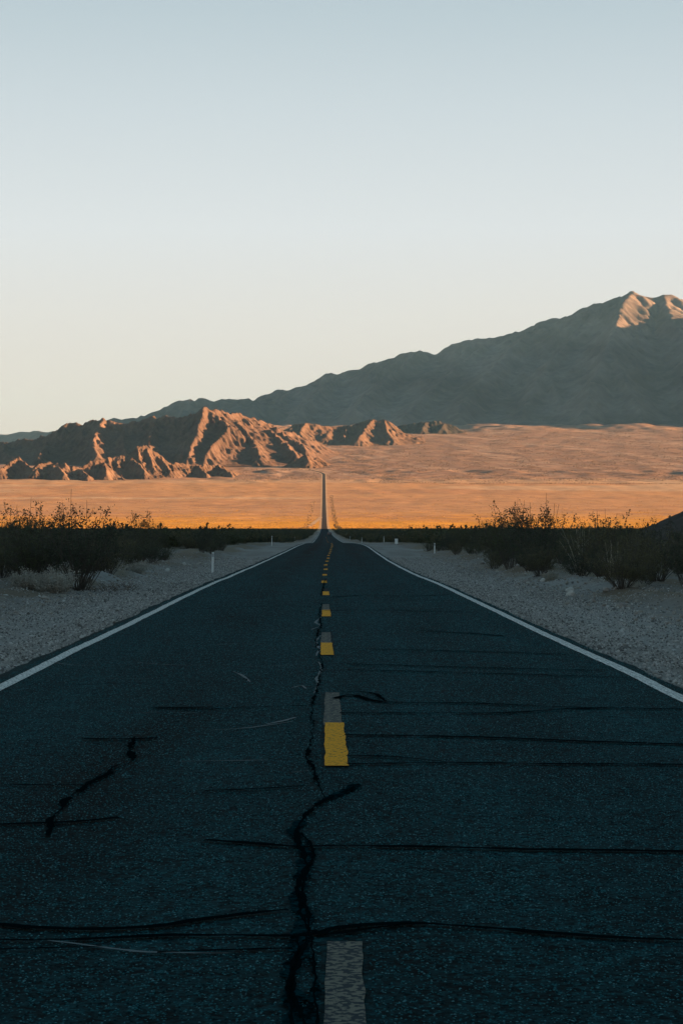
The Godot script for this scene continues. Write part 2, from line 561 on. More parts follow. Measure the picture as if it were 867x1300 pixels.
# sealed cracks and scuffs on the asphalt: [metres right of the centre line, metres ahead, width]
const CROSS_CRACKS := [
	[[-0.11, 8.66, 0.050], [-0.01, 8.81, 0.066], [0.28, 8.91, 0.066], [0.61, 8.83, 0.066], [0.92, 8.71, 0.066], [1.38, 8.61, 0.066], [2.11, 8.57, 0.050]],
	[[-0.13, 8.75, 0.036], [-0.05, 8.66, 0.048], [0.12, 8.78, 0.048], [0.28, 8.90, 0.036]],
	[[-1.66, 9.09, 0.044], [-1.44, 8.97, 0.059], [-1.13, 8.86, 0.059], [-0.80, 8.88, 0.059], [-0.55, 9.06, 0.059], [-0.23, 9.22, 0.044]],
	[[-1.58, 8.63, 0.041], [-1.13, 8.63, 0.054], [-0.69, 8.70, 0.054], [-0.24, 8.63, 0.054], [-0.11, 8.70, 0.041]],
	[[-1.36, 8.46, 0.031], [-1.08, 8.47, 0.041], [-0.96, 8.50, 0.031]],
	[[-0.73, 8.35, 0.026], [-0.42, 8.38, 0.035], [-0.20, 8.39, 0.026]],
	[[-0.70, 11.25, 0.054], [-0.45, 11.11, 0.072], [-0.20, 10.98, 0.072], [-0.04, 11.00, 0.072], [0.53, 10.98, 0.072], [1.09, 10.93, 0.072], [1.77, 10.93, 0.072], [2.90, 10.87, 0.054]],
	[[-2.23, 11.89, 0.050], [-1.88, 11.92, 0.066], [-1.49, 11.98, 0.066], [-1.24, 12.14, 0.050]],
	[[0.09, 14.65, 0.057], [0.75, 14.79, 0.076], [1.51, 14.79, 0.076], [2.43, 14.84, 0.076], [3.44, 14.84, 0.057]],
	[[0.09, 15.18, 0.050], [0.43, 15.13, 0.066], [0.78, 14.84, 0.050]],
	[[0.09, 16.61, 0.070], [0.60, 16.61, 0.093], [1.45, 16.49, 0.093], [2.04, 16.31, 0.093], [2.66, 16.20, 0.093], [3.43, 16.08, 0.070]],
	[[0.07, 18.47, 0.057], [0.68, 18.55, 0.076], [1.52, 18.70, 0.076], [2.12, 19.17, 0.076], [2.71, 19.33, 0.057]],
	[[0.04, 20.00, 0.060], [0.23, 20.44, 0.080], [0.47, 19.66, 0.080], [1.31, 19.66, 0.080], [2.29, 19.33, 0.080], [3.19, 19.33, 0.060]],
	[[0.08, 20.81, 0.038], [0.39, 20.72, 0.050], [0.51, 19.74, 0.038]],
	[[0.21, 25.00, 0.076], [1.66, 24.60, 0.102], [3.08, 24.34, 0.076]],
	[[0.20, 23.96, 0.068], [1.42, 23.71, 0.090], [3.28, 23.23, 0.068]],
	[[0.14, 28.22, 0.076], [1.49, 28.05, 0.102], [3.09, 27.54, 0.076]],
	[[1.44, 33.82, 0.084], [2.26, 33.09, 0.111], [2.69, 32.39, 0.084]],
	[[0.13, 49.46, 0.096], [1.10, 51.69, 0.128], [2.03, 51.11, 0.128], [3.08, 52.87, 0.096]],
	[[-0.05, 41.44, 0.084], [0.88, 42.20, 0.111], [2.86, 41.44, 0.084]],
	[[-1.64, 19.25, 0.084], [-1.35, 19.17, 0.111], [-1.06, 19.17, 0.084]],
	[[-1.94, 16.55, 0.076], [-1.66, 16.49, 0.102], [-1.36, 16.55, 0.076]],
	[[-0.81, 13.29, 0.034], [-0.47, 13.37, 0.045], [-0.17, 13.49, 0.034]],
	[[-2.16, 13.77, 0.050], [-1.85, 13.69, 0.066], [-1.59, 13.65, 0.050]],
	[[-1.52, 18.70, 0.031], [-0.85, 19.09, 0.041], [-0.14, 19.25, 0.031]],
	[[-2.92, 22.01, 0.034], [-2.29, 22.22, 0.045], [-1.61, 22.01, 0.034]],
	[[-2.62, 43.40, 0.084], [-1.36, 44.23, 0.111], [-0.21, 43.81, 0.084]],
]
const LONG_CRACKS := [
	[[-0.14, 5.11, 0.015], [-0.16, 6.21, 0.034], [-0.16, 7.18, 0.034], [-0.20, 7.72, 0.034], [-0.18, 8.27, 0.034], [-0.16, 9.00, 0.034], [-0.20, 9.77, 0.034], [-0.17, 10.43, 0.034], [-0.22, 11.19, 0.034], [-0.20, 11.92, 0.034], [-0.13, 12.57, 0.034], [-0.00, 13.03, 0.034], [0.11, 13.41, 0.034], [0.15, 13.57, 0.034]],
	[[-0.11, 6.86, 0.008], [-0.12, 7.65, 0.019], [-0.14, 8.50, 0.019], [-0.19, 9.18, 0.019], [-0.17, 9.98, 0.019], [-0.14, 10.80, 0.019], [-0.20, 11.47, 0.008]],
	[[-0.20, 6.86, 0.008], [-0.20, 7.41, 0.019], [-0.19, 8.06, 0.019], [-0.20, 8.66, 0.008]],
	[[-0.07, 12.81, 0.017], [-0.11, 13.49, 0.037], [-0.17, 14.56, 0.037], [-0.19, 15.81, 0.037], [-0.16, 17.10, 0.017]],
	[[-0.16, 17.29, 0.014], [-0.19, 19.09, 0.031], [-0.15, 20.81, 0.031], [-0.12, 22.66, 0.031], [-0.09, 24.73, 0.031], [-0.13, 26.90, 0.014]],
	[[-1.54, 16.67, 0.028], [-1.53, 15.81, 0.062], [-1.43, 15.03, 0.062], [-1.51, 14.42, 0.062], [-1.60, 13.49, 0.062], [-1.64, 12.81, 0.062], [-1.63, 12.23, 0.062], [-1.57, 11.47, 0.028]],
	[[-1.50, 14.79, 0.017], [-1.59, 14.11, 0.037], [-1.67, 13.90, 0.017]],
	[[-0.14, 27.54, 0.017], [-0.18, 31.29, 0.037], [-0.11, 35.11, 0.037], [-0.14, 39.66, 0.037], [-0.09, 45.54, 0.017]],
	[[-0.12, 50.55, 0.025], [-0.06, 58.23, 0.056], [0.02, 69.70, 0.025]],
]
const SCUFFS := [
	[[-1.19, 8.63, 0.010], [-1.02, 8.52, 0.022], [-0.82, 8.39, 0.022], [-0.67, 8.35, 0.022], [-0.45, 8.32, 0.010]],
	[[-1.07, 23.83, 0.014], [-0.96, 23.23, 0.035], [-0.83, 22.22, 0.014]],
	[[-1.59, 29.49, 0.011], [-1.28, 29.87, 0.025], [-0.91, 29.49, 0.011]],
	[[-2.46, 23.12, 0.011], [-2.14, 22.89, 0.025], [-1.85, 23.00, 0.011]],
	[[-2.30, 25.70, 0.010], [-1.88, 25.14, 0.022], [-1.41, 25.00, 0.010]],
	[[-1.07, 24.60, 0.009], [-0.62, 24.73, 0.020], [-0.16, 25.00, 0.009]],
	[[-0.99, 17.10, 0.013], [-0.65, 17.29, 0.030], [-0.32, 17.76, 0.013]],
	[[-0.53, 17.56, 0.018], [-0.43, 17.76, 0.045], [-0.31, 18.11, 0.018]],
	[[-1.09, 14.94, 0.008], [-0.74, 14.94, 0.018], [-0.46, 14.94, 0.008]],
	[[-0.28, 14.20, 0.009], [-0.17, 14.29, 0.009]],
	[[-0.16, 20.63, 0.013], [-0.12, 21.80, 0.030], [-0.14, 22.66, 0.030], [-0.09, 24.08, 0.030], [-0.12, 25.41, 0.013]],
	[[-0.38, 21.30, 0.013], [-0.29, 21.60, 0.030], [-0.24, 21.20, 0.013]],
	[[-1.06, 33.82, 0.013], [-0.69, 34.07, 0.030], [-0.37, 33.82, 0.013]],
	[[-0.16, 26.59, 0.018], [-0.12, 28.22, 0.040], [-0.17, 30.07, 0.040], [-0.10, 31.94, 0.018]],
	[[-3.45, 26.14, 0.009], [-3.07, 25.41, 0.020], [-2.77, 25.27, 0.009]],
	[[-0.25, 33.82, 0.023], [-0.10, 35.11, 0.050], [-0.19, 36.51, 0.050], [-0.09, 38.66, 0.023]],
	[[-1.80, 18.70, 0.007], [-1.46, 18.78, 0.015], [-1.17, 18.62, 0.007]],
]

func build_cracks(road: Node3D) -> void:
	var k := 0
	for c in CROSS_CRACKS:
		k += 1
		put("crack_seal", strip(c, 0.0125, 0.016, k, 0.04, 0.45), M.tar, road)
	var nth := 0
	for c in LONG_CRACKS:
		# a flat band of tar with bled, ragged edges; those farther off are broken up
		nth += 1
		var wide := []
		var band := []
		for p in c:
			wide.append([p[0], p[1], p[2] * 2.0])
			band.append([p[0] + 0.01, p[1], p[2] * 0.8])
		k += 2
		if nth > 3:
			put("crack_seal", strip(band, 0.0125, 0.024, k + 1, 0.03, 1.0), M.tar, road)
		else:
			put("tar_stain", strip(wide, 0.0105, 0.030, k, 0.03, 0.9), M.stain, road)
			put("crack_seal", strip(band, 0.0125, 0.018, k + 1, 0.03, 0.9), M.tar, road)
	for c in SCUFFS:
		k += 1
		put("scuff_mark", strip(c, 0.0105, 0.010, k, 0.04, 0.8), M.scuff, road)
	# the same seals carry on down the road, farther off
	rng.seed = 404
	for i in 26:
		var d := 66.0 + i * 6.5 + rng.randf_range(-2.0, 2.0)
		var a := rng.randf_range(-3.3, 0.5)
		var b := rng.randf_range(a + 1.0, 3.6)
		put("crack_seal", strip([[a, d, 0.03], [(a + b) * 0.5, d + rng.randf_range(-0.4, 0.4), 0.07], [minf(b, 3.6), d + rng.randf_range(-0.5, 0.5), 0.03]], 0.006, 0.012, 90 + i, 0.1), M.tar, road)

func build_aggregate(road: Node3D) -> void:
	# the chips of stone that stand proud of the tar
	rng.seed = 8181
	for k in 3:
		var mm := MultiMesh.new()
		mm.transform_format = MultiMesh.TRANSFORM_3D
		mm.mesh = stone_mesh(300 + k, 2, 5)
		var at := []
		for i in [190000, 90000, 50000][k]:
			var d := 5.0 + 26.0 * minf(-log(1.0 - rng.randf()), 6.0)
			var x := rng.randf_range(-3.6, 3.6)
			if absf(x) > 0.17 * d + 0.6: continue
			if absf(absf(x) - 3.4) < 0.09 or (absf(x) < 0.09 and fmod(d - 2.35, 12.2) < 6.3): continue
			var s := rng.randf_range(0.009, 0.018) * (1.0 + d * 0.014)
			x += road_x(d)
			at.append(Transform3D(Basis(Vector3.UP, rng.randf() * TAU).scaled_local(Vector3(s, s * rng.randf_range(0.6, 1.0), s)), Vector3(x, surface_y(x, d) - s * 0.06, -d)))
		mm.instance_count = at.size()
		for i in at.size(): mm.set_instance_transform(i, at[i])
		var o := MultiMeshInstance3D.new()
		o.multimesh = mm
		o.material_override = M.chip[k]
		o.name = "aggregate"
		road.add_child(o, true)
		o.set_meta("kind", "stuff")

# ---------------------------------------------------------------- hills
func erode(h: PackedFloat32Array, w: int, n: int, cell: float, drops: int, seed_: int, strength: float) -> PackedFloat32Array:
	# running water: each drop follows the slope, carries soil off and lets it fall again
	var r := RandomNumberGenerator.new()
	r.seed = seed_
	for q in drops:
		var x := r.randf_range(1.0, w - 3.0)
		var y := r.randf_range(1.0, n - 3.0)
		var dx := 0.0
		var dy := 0.0
		var speed := 1.0
		var water := 1.0
		var silt := 0.0
		for st in 34:
			var ix := int(x)
			var iy := int(y)
			var u := x - ix
			var t := y - iy
			var k := iy * w + ix
			var a := h[k]
			var b := h[k + 1]
			var c := h[k + w]
			var e := h[k + w + 1]
			var gx := ((b - a) * (1.0 - t) + (e - c) * t) / cell
			var gy := ((c - a) * (1.0 - u) + (e - b) * u) / cell
			var now := a * (1.0 - u) * (1.0 - t) + b * u * (1.0 - t) + c * (1.0 - u) * t + e * u * t
			dx = dx * 0.15 - gx * 0.85
			dy = dy * 0.15 - gy * 0.85
			var l := sqrt(dx * dx + dy * dy)
			if l < 0.0005: break
			dx /= l
			dy /= l
			x += dx
			y += dy
			if x < 1.0 or y < 1.0 or x > w - 3.0 or y > n - 3.0: break
			var jx := int(x)
			var jy := int(y)
			var u2 := x - jx
			var t2 := y - jy
			var k2 := jy * w + jx
			var next := h[k2] * (1.0 - u2) * (1.0 - t2) + h[k2 + 1] * u2 * (1.0 - t2) + h[k2 + w] * (1.0 - u2) * t2 + h[k2 + w + 1] * u2 * t2
			var fall := (next - now) / cell
			var room := maxf(-fall, 0.01) * speed * water * strength
			var move := 0.0
			if silt > room or fall > 0.0:
				move = minf(fall, silt) if fall > 0.0 else (silt - room) * 0.3
				silt -= move
			else:
				move = -minf((room - silt) * 0.3, -fall)
				silt -= move
			move *= cell
			h[k] += move * (1.0 - u) * (1.0 - t)
			h[k + 1] += move * u * (1.0 - t)
			h[k + w] += move * (1.0 - u) * t
			h[k + w + 1] += move * u * t
			speed = sqrt(maxf(0.05, speed * speed - fall * 2.0))
			water *= 0.98
	return h

# A range of hills from its crests. Each crest is a list of [x, d, height above the sea of the camera, half width as a share of its height].
# Flanks are concave; gullies cut across them; then running water works on the whole.
func hill(called: String, crests: Array, box: Rect2, cell: float, rough: float, gully: float, drops: int, strength: float, seed_: int, tone: Color, tone2: Color, mat: Material, power := 1.25) -> MeshInstance3D:
	var w := int(box.size.x / cell) + 1
	var n := int(box.size.y / cell) + 1
	var h := PackedFloat32Array()
	h.resize(w * n)
	var g := PackedFloat32Array()
	g.resize(w * n)
	var warp := noise(1.0 / (cell * 38.0), seed_, 3)
	var rid := noise(1.0 / (cell * 26.0), seed_ + 1, 5, true)
	var fin := noise(1.0 / (cell * 9.0), seed_ + 2, 4)
	for j in n:
		for i in w:
			g[j * w + i] = ground_y(box.position.x + i * cell, box.position.y + j * cell) - 0.0
	h.fill(-40.0)
	var si := 0
	for c in crests:
		for k in c.size() - 1:
			si += 1
			var a := Vector2(c[k][0], c[k][1])
			var b := Vector2(c[k + 1][0], c[k + 1][1])
			var ab := b - a
			var len2 := maxf(ab.length_squared(), 0.01)
			var length := sqrt(len2)
			var ha: float = c[k][2]
			var hb: float = c[k + 1][2]
			var sa: float = c[k][3]
			var sb: float = c[k + 1][3]
			var base_a := ground_y(a.x, a.y)
			var base_b := ground_y(b.x, b.y)
			var reach := maxf(maxf(ha - base_a, hb - base_b), 10.0) * maxf(sa, sb) * 1.35
			var i0 := clampi(int((minf(a.x, b.x) - reach - box.position.x) / cell), 0, w - 1)
			var i1 := clampi(int((maxf(a.x, b.x) + reach - box.position.x) / cell), 0, w - 1)
			var j0 := clampi(int((minf(a.y, b.y) - reach - box.position.y) / cell), 0, n - 1)
			var j1 := clampi(int((maxf(a.y, b.y) + reach - box.position.y) / cell), 0, n - 1)
			for j in range(j0, j1 + 1):
				for i in range(i0, i1 + 1):
					var p := Vector2(box.position.x + i * cell, box.position.y + j * cell)
					var t := clampf((p - a).dot(ab) / len2, 0.0, 1.0)
					var dist := (p - (a + ab * t)).length()
					var top := lerpf(ha, hb, t) - lerpf(base_a, base_b, t)
					var half := maxf(top, 5.0) * lerpf(sa, sb, t)
					if dist > half * 1.35: continue
					var f := dist / half
					# gullies run down the flank: the half width differs along the crest
					var run := t * length
					f *= 1.0 + gully * rid.get_noise_2d(run * 1.3 + si * 517.0, dist * 0.35 + si * 91.0)
					if f >= 1.0: continue
					var y := top * pow(1.0 - f, power)
					var q := j * w + i
					if y > h[q]: h[q] = y
	for j in n:
		for i in w:
			var q := j * w + i
			if h[q] <= -39.0:
				h[q] = -8.0
				continue
			var x := box.position.x + i * cell
			var d := box.position.y + j * cell
			var k := clampf(h[q] / (rough * 3.0), 0.0, 1.0)
			h[q] += k * rough * (0.75 * (rid.get_noise_2d(x, d) - 0.35) + 0.45 * warp.get_noise_2d(x, d) + 0.30 * fin.get_noise_2d(x, d))
	if drops: h = erode(h, w, n, cell, drops, seed_, strength)
	# bare rock: fine ribs and ledges that the water has not smoothed
	var rib := noise(1.0 / (cell * 7.0), seed_ + 5, 4, true)
	for j in n:
		for i in w:
			var q := j * w + i
			if h[q] > 0.5: h[q] += clampf(h[q] / (rough * 2.0), 0.0, 1.0) * rough * 0.34 * (rib.get_noise_2d((box.position.x + i * cell) + 0.4 * h[q], box.position.y + j * cell) - 0.2)
	var v := PackedVector3Array()
	var nm := PackedVector3Array()
	var col := PackedColorArray()
	v.resize(w * n)
	nm.resize(w * n)
	col.resize(w * n)
	for j in n:
		for i in w:
			var q := j * w + i
			v[q] = Vector3(box.position.x + i * cell, g[q] + h[q], -(box.position.y + j * cell))
	var at := PackedInt32Array()
	at.resize(w * n)
	at.fill(-1)
	var kv := PackedVector3Array()
	var kn := PackedVector3Array()
	var kc := PackedColorArray()
	var idx := PackedInt32Array()
	for j in n - 1:
		for i in w - 1:
			var q := j * w + i
			if h[q] < -2.0 and h[q + 1] < -2.0 and h[q + w] < -2.0 and h[q + w + 1] < -2.0: continue
			for e in [q, q + 1, q + w, q + w + 1]:
				if at[e] < 0:
					at[e] = kv.size()
					kv.append(v[e])
					var ei: int = e % w
					var ej: int = e / w
					var r := v[e + 1 if ei < w - 1 else e] - v[e - 1 if ei > 0 else e]
					var f := v[e + w if ej < n - 1 else e] - v[e - w if ej > 0 else e]
					kn.append(r.cross(f).normalized())
					var mixed := clampf(0.5 + 0.9 * warp.get_noise_2d(v[e].x * 0.7, v[e].y * 3.0 + v[e].z * 0.3) + 0.35 * fin.get_noise_2d(v[e].x, v[e].z), 0.0, 1.0)
					kc.append(tone.lerp(tone2, mixed))
			idx.append_array([at[q], at[q + w], at[q + 1], at[q + 1], at[q + w], at[q + w + 1]])
	var o := put(called, arrays(kv, kn, idx, PackedVector2Array(), PackedVector2Array(), kc), mat)
	print(called, " ", w, "x", n, " ", Time.get_ticks_msec())
	return o

# crests: [x, metres ahead, height, half width as a share of the height]
const LEFT_HILLS := [
	[[-1532.0, 7300.0, 115.0, 2.10], [-1184.0, 7150.0, 144.4, 2.10], [-1071.0, 7100.0, 156.5, 2.10], [-939.0, 7020.0, 167.7, 2.10], [-853.0, 6950.0, 191.8, 2.10], [-811.0, 6920.0, 214.0, 2.10], [-775.0, 6900.0, 215.9, 2.10], [-701.0, 6850.0, 229.5, 2.10], [-673.0, 6850.0, 221.9, 2.10], [-640.0, 6840.0, 206.4, 2.10], [-580.0, 6820.0, 218.4, 2.10], [-554.0, 6810.0, 228.2, 2.10], [-523.0, 6800.0, 230.4, 2.10], [-423.0, 6740.0, 230.9, 2.10], [-389.0, 6710.0, 237.3, 2.10], [-366.0, 6700.0, 256.7, 2.10], [-348.0, 6720.0, 247.6, 2.10], [-323.0, 6770.0, 254.4, 2.10], [-300.0, 6820.0, 243.7, 2.10], [-258.0, 6900.0, 241.4, 2.10], [-221.0, 6960.0, 225.5, 2.10], [-172.0, 7040.0, 217.6, 2.10], [-134.0, 7100.0, 198.5, 2.10], [-79.0, 7170.0, 179.2, 2.10], [-13.0, 7230.0, 156.7, 2.10]],
	[[-701.0, 6850.0, 229.5, 1.60], [-703.0, 6700.0, 187.4, 1.60], [-702.0, 6550.0, 146.9, 1.60], [-670.0, 6380.0, 103.1, 1.60]],
	[[-528.0, 6800.0, 225.4, 1.60], [-527.0, 6660.0, 186.3, 1.60], [-528.0, 6500.0, 141.0, 1.60], [-509.0, 6380.0, 105.4, 1.60]],
	[[-366.0, 6700.0, 256.7, 1.60], [-376.0, 6600.0, 209.0, 1.60], [-384.0, 6500.0, 165.0, 1.60], [-395.0, 6370.0, 110.0, 1.60]],
	[[-348.0, 6720.0, 247.6, 1.60], [-282.0, 6580.0, 196.2, 1.60], [-318.0, 6460.0, 149.7, 1.60], [-343.0, 6360.0, 105.1, 1.60]],
	[[-300.0, 6820.0, 243.7, 1.60], [-241.0, 6660.0, 186.3, 1.60], [-208.0, 6530.0, 146.5, 1.60], [-184.0, 6400.0, 103.4, 1.60]],
	[[-221.0, 6960.0, 225.5, 1.60], [-150.0, 6780.0, 177.1, 1.60], [-105.0, 6620.0, 138.7, 1.60], [-79.0, 6480.0, 107.1, 1.60]],
	[[-172.0, 7040.0, 217.6, 1.60], [-101.0, 6850.0, 163.7, 1.60], [-50.0, 6700.0, 130.5, 1.60]],
	[[-898.0, 6980.0, 177.1, 1.60], [-868.0, 6750.0, 138.9, 1.60], [-857.0, 6480.0, 99.9, 1.60]],
	[[-1057.0, 7100.0, 156.5, 1.60], [-1013.0, 6800.0, 119.8, 1.60], [-929.0, 6480.0, 92.7, 1.60]],
	[[-412.0, 6480.0, 145.4, 1.60], [-414.0, 6370.0, 105.3, 1.60]],
	[[-626.0, 6830.0, 203.6, 1.60], [-615.0, 6600.0, 148.0, 1.60], [-584.0, 6420.0, 103.7, 1.60]]]
const CRAGS := [
	[[-975.0, 5640.0, 43.4, 1.60], [-852.0, 5650.0, 51.8, 1.60], [-812.0, 5720.0, 84.1, 1.60], [-774.0, 5660.0, 56.1, 1.60], [-747.0, 5660.0, 66.5, 1.60], [-724.0, 5680.0, 73.1, 1.60], [-679.0, 5670.0, 64.6, 1.60], [-643.0, 5670.0, 54.1, 1.60], [-617.0, 5700.0, 75.4, 1.60], [-583.0, 5720.0, 82.0, 1.60], [-554.0, 5740.0, 86.5, 1.60], [-516.0, 5750.0, 93.1, 1.60], [-497.0, 5770.0, 112.6, 1.60], [-476.0, 5780.0, 114.9, 1.60], [-449.0, 5780.0, 95.7, 1.60], [-406.0, 5780.0, 72.2, 1.60], [-337.0, 5810.0, 68.3, 1.60], [-284.0, 5830.0, 64.2, 1.60], [-257.0, 5840.0, 57.8, 1.60], [-225.0, 5850.0, 44.9, 1.60]],
	[[-812.0, 5720.0, 84.1, 1.35], [-784.0, 5675.0, 65.1, 1.35], [-760.0, 5635.0, 45.4, 1.35]],
	[[-724.0, 5680.0, 73.1, 1.35], [-698.0, 5635.0, 57.9, 1.35], [-674.0, 5595.0, 42.2, 1.35]],
	[[-643.0, 5670.0, 54.1, 1.35], [-626.0, 5625.0, 45.7, 1.35], [-611.0, 5585.0, 37.0, 1.35]],
	[[-583.0, 5720.0, 82.0, 1.35], [-575.0, 5675.0, 63.8, 1.35], [-568.0, 5635.0, 44.8, 1.35]],
	[[-516.0, 5750.0, 93.1, 1.35], [-491.0, 5705.0, 71.0, 1.35], [-469.0, 5665.0, 48.0, 1.35]],
	[[-497.0, 5770.0, 112.6, 1.35], [-489.0, 5725.0, 83.6, 1.35], [-483.0, 5685.0, 53.5, 1.35]],
	[[-476.0, 5780.0, 114.9, 1.35], [-460.0, 5735.0, 85.1, 1.35], [-446.0, 5695.0, 54.1, 1.35]],
	[[-449.0, 5780.0, 95.7, 1.35], [-424.0, 5735.0, 72.7, 1.35], [-402.0, 5695.0, 48.8, 1.35]],
	[[-406.0, 5780.0, 72.2, 1.35], [-398.0, 5735.0, 57.5, 1.35], [-394.0, 5695.0, 42.4, 1.35]],
	[[-337.0, 5810.0, 68.3, 1.35], [-322.0, 5765.0, 55.1, 1.35], [-309.0, 5725.0, 41.4, 1.35]],
	[[-284.0, 5830.0, 64.2, 1.35], [-261.0, 5785.0, 52.5, 1.35], [-240.0, 5745.0, 40.3, 1.35]]]
const CONE := [
	[[-84.0, 6300.0, 66.9, 2.00], [-65.0, 6310.0, 85.6, 2.00], [-47.0, 6320.0, 101.0, 2.00], [-35.0, 6320.0, 92.8, 2.00], [-7.0, 6330.0, 71.9, 2.00]],
	[[-47.0, 6320.0, 101.0, 1.60], [-39.0, 6270.0, 82.8, 1.60]],
	[[-28.0, 6420.0, 82.4, 2.00], [-14.0, 6450.0, 97.0, 2.00], [-2.0, 6460.0, 80.5, 2.00]]]
const LOW_HILLS := [
	[[-157.0, 8000.0, 202.7, 2.20], [-136.0, 8000.0, 223.4, 2.20], [-106.0, 8000.0, 244.1, 2.20], [-59.0, 8000.0, 251.5, 2.20], [-15.0, 8000.0, 241.2, 2.20], [36.0, 8050.0, 230.8, 2.20], [84.0, 8100.0, 238.2, 2.20], [135.0, 8100.0, 247.2, 2.20], [195.0, 8100.0, 265.1, 2.20], [239.0, 8100.0, 265.1, 2.20], [275.0, 8100.0, 232.2, 2.20]],
	[[-59.0, 8000.0, 251.5, 1.70], [-81.0, 7850.0, 210.6, 1.70], [-69.0, 7750.0, 179.3, 1.70]],
	[[-106.0, 8000.0, 244.1, 1.70], [-122.0, 7850.0, 204.8, 1.70]],
	[[195.0, 8100.0, 265.1, 1.70], [159.0, 7950.0, 222.0, 1.70], [136.0, 7820.0, 189.5, 1.70]],
	[[239.0, 8100.0, 265.1, 1.70], [241.0, 7960.0, 219.4, 1.70], [253.0, 7880.0, 196.8, 1.70]],
	[[36.0, 8050.0, 230.8, 1.70], [17.0, 7880.0, 196.8, 1.70]],
	[[96.0, 8080.0, 237.6, 1.70], [82.0, 7900.0, 197.3, 1.70]]]
const DARK_KNOLLS := [
	[[289.0, 8900.0, 245.1, 2.20], [312.0, 8900.0, 261.5, 2.20], [362.0, 8900.0, 271.4, 2.20], [411.0, 8900.0, 281.3, 2.20], [493.0, 8900.0, 282.9, 2.20], [533.0, 8900.0, 271.4, 2.20], [559.0, 8900.0, 255.0, 2.20]],
	[[434.0, 8900.0, 281.3, 1.80], [411.0, 8760.0, 251.0, 1.80]],
	[[510.0, 8900.0, 278.0, 1.80], [493.0, 8780.0, 251.5, 1.80]]]
const BIG_MOUNTAIN := [
	[[-602.0, 13800.0, 460.7, 2.70], [-423.0, 13800.0, 578.0, 2.70], [-294.0, 13700.0, 629.5, 2.70], [-142.0, 13700.0, 670.0, 2.70], [35.0, 13600.0, 735.5, 2.70], [126.0, 13600.0, 745.5, 2.70], [276.0, 13600.0, 780.7, 2.70], [424.0, 13500.0, 829.9, 2.70], [624.0, 13500.0, 882.2, 2.70], [723.0, 13500.0, 857.3, 2.70], [916.0, 13400.0, 942.6, 2.70], [1114.0, 13400.0, 967.3, 2.70], [1213.0, 13400.0, 982.2, 2.70], [1401.0, 13300.0, 1063.3, 2.70], [1499.0, 13300.0, 1073.2, 2.70], [1683.0, 13200.0, 1123.7, 2.70], [1791.0, 13100.0, 1153.9, 2.70], [1898.0, 13000.0, 1217.1, 2.70], [1955.0, 13000.0, 1190.7, 2.70], [2018.0, 13000.0, 1169.1, 2.70], [2080.0, 13000.0, 1181.1, 2.70], [2205.0, 13000.0, 1149.9, 2.70], [2412.0, 13000.0, 1077.8, 2.70], [2748.0, 13000.0, 938.5, 2.70], [3565.0, 13000.0, 674.3, 2.70]],
	[[1898.0, 13000.0, 1217.1, 1.90], [1779.0, 12600.0, 1095.9, 1.90], [1686.0, 12200.0, 971.0, 1.90], [1538.0, 11500.0, 766.7, 1.90], [1352.0, 10700.0, 515.7, 1.90], [1208.0, 10000.0, 323.2, 1.90]],
	[[2080.0, 13000.0, 1181.1, 1.90], [2042.0, 12500.0, 1041.1, 1.90], [2032.0, 11900.0, 837.3, 1.90], [1919.0, 11000.0, 570.8, 1.90], [1817.0, 10200.0, 340.9, 1.90]],
	[[1683.0, 13200.0, 1123.7, 1.90], [1487.0, 12500.0, 925.6, 1.90], [1198.0, 11500.0, 639.2, 1.90], [978.0, 10500.0, 389.7, 1.90]],
	[[1401.0, 13300.0, 1063.3, 1.90], [1109.0, 12400.0, 826.5, 1.90], [802.0, 11300.0, 544.6, 1.90], [661.0, 10400.0, 347.6, 1.90]],
	[[1114.0, 13400.0, 967.3, 1.90], [847.0, 12600.0, 770.0, 1.90], [561.0, 11500.0, 511.7, 1.90], [400.0, 10600.0, 362.1, 1.90]],
	[[624.0, 13500.0, 882.2, 1.90], [382.0, 12600.0, 653.6, 1.90], [180.0, 11600.0, 451.8, 1.90]],
	[[126.0, 13600.0, 745.5, 1.90], [-38.0, 12700.0, 564.9, 1.90], [-166.0, 11800.0, 416.0, 1.90]],
	[[-142.0, 13700.0, 670.0, 1.90], [-276.0, 12900.0, 516.6, 1.90], [-352.0, 12200.0, 407.5, 1.90]],
	[[2412.0, 13000.0, 1077.8, 1.90], [2353.0, 12200.0, 858.3, 1.90], [2203.0, 10800.0, 480.6, 1.90]],
	[[1538.0, 11500.0, 766.7, 1.90], [1550.0, 10700.0, 515.7, 1.90], [1519.0, 10100.0, 337.6, 1.90]],
	[[1198.0, 11500.0, 639.2, 1.90], [1234.0, 10700.0, 436.7, 1.90], [1157.0, 10200.0, 333.4, 1.90]]]
const LEFT_RIDGE := [
	[[-1389.0, 12200.0, 308.3, 2.40], [-1298.0, 12200.0, 339.8, 2.40], [-1186.0, 12200.0, 393.9, 2.40], [-1096.0, 12200.0, 412.0, 2.40], [-938.0, 12200.0, 461.6, 2.40], [-780.0, 12200.0, 511.2, 2.40], [-667.0, 12200.0, 515.7, 2.40], [-577.0, 12200.0, 529.2, 2.40], [-487.0, 12200.0, 515.7, 2.40], [-374.0, 12200.0, 502.1, 2.40], [-284.0, 12200.0, 484.1, 2.40], [-126.0, 12200.0, 407.5, 2.40]],
	[[-938.0, 12200.0, 461.6, 1.90], [-926.0, 11500.0, 341.7, 1.90]],
	[[-757.0, 12200.0, 511.2, 1.90], [-778.0, 11500.0, 362.9, 1.90]],
	[[-577.0, 12200.0, 529.2, 1.90], [-586.0, 11500.0, 384.2, 1.90], [-593.0, 11000.0, 286.3, 1.90]],
	[[-397.0, 12200.0, 502.1, 1.90], [-382.0, 11500.0, 362.9, 1.90]]]
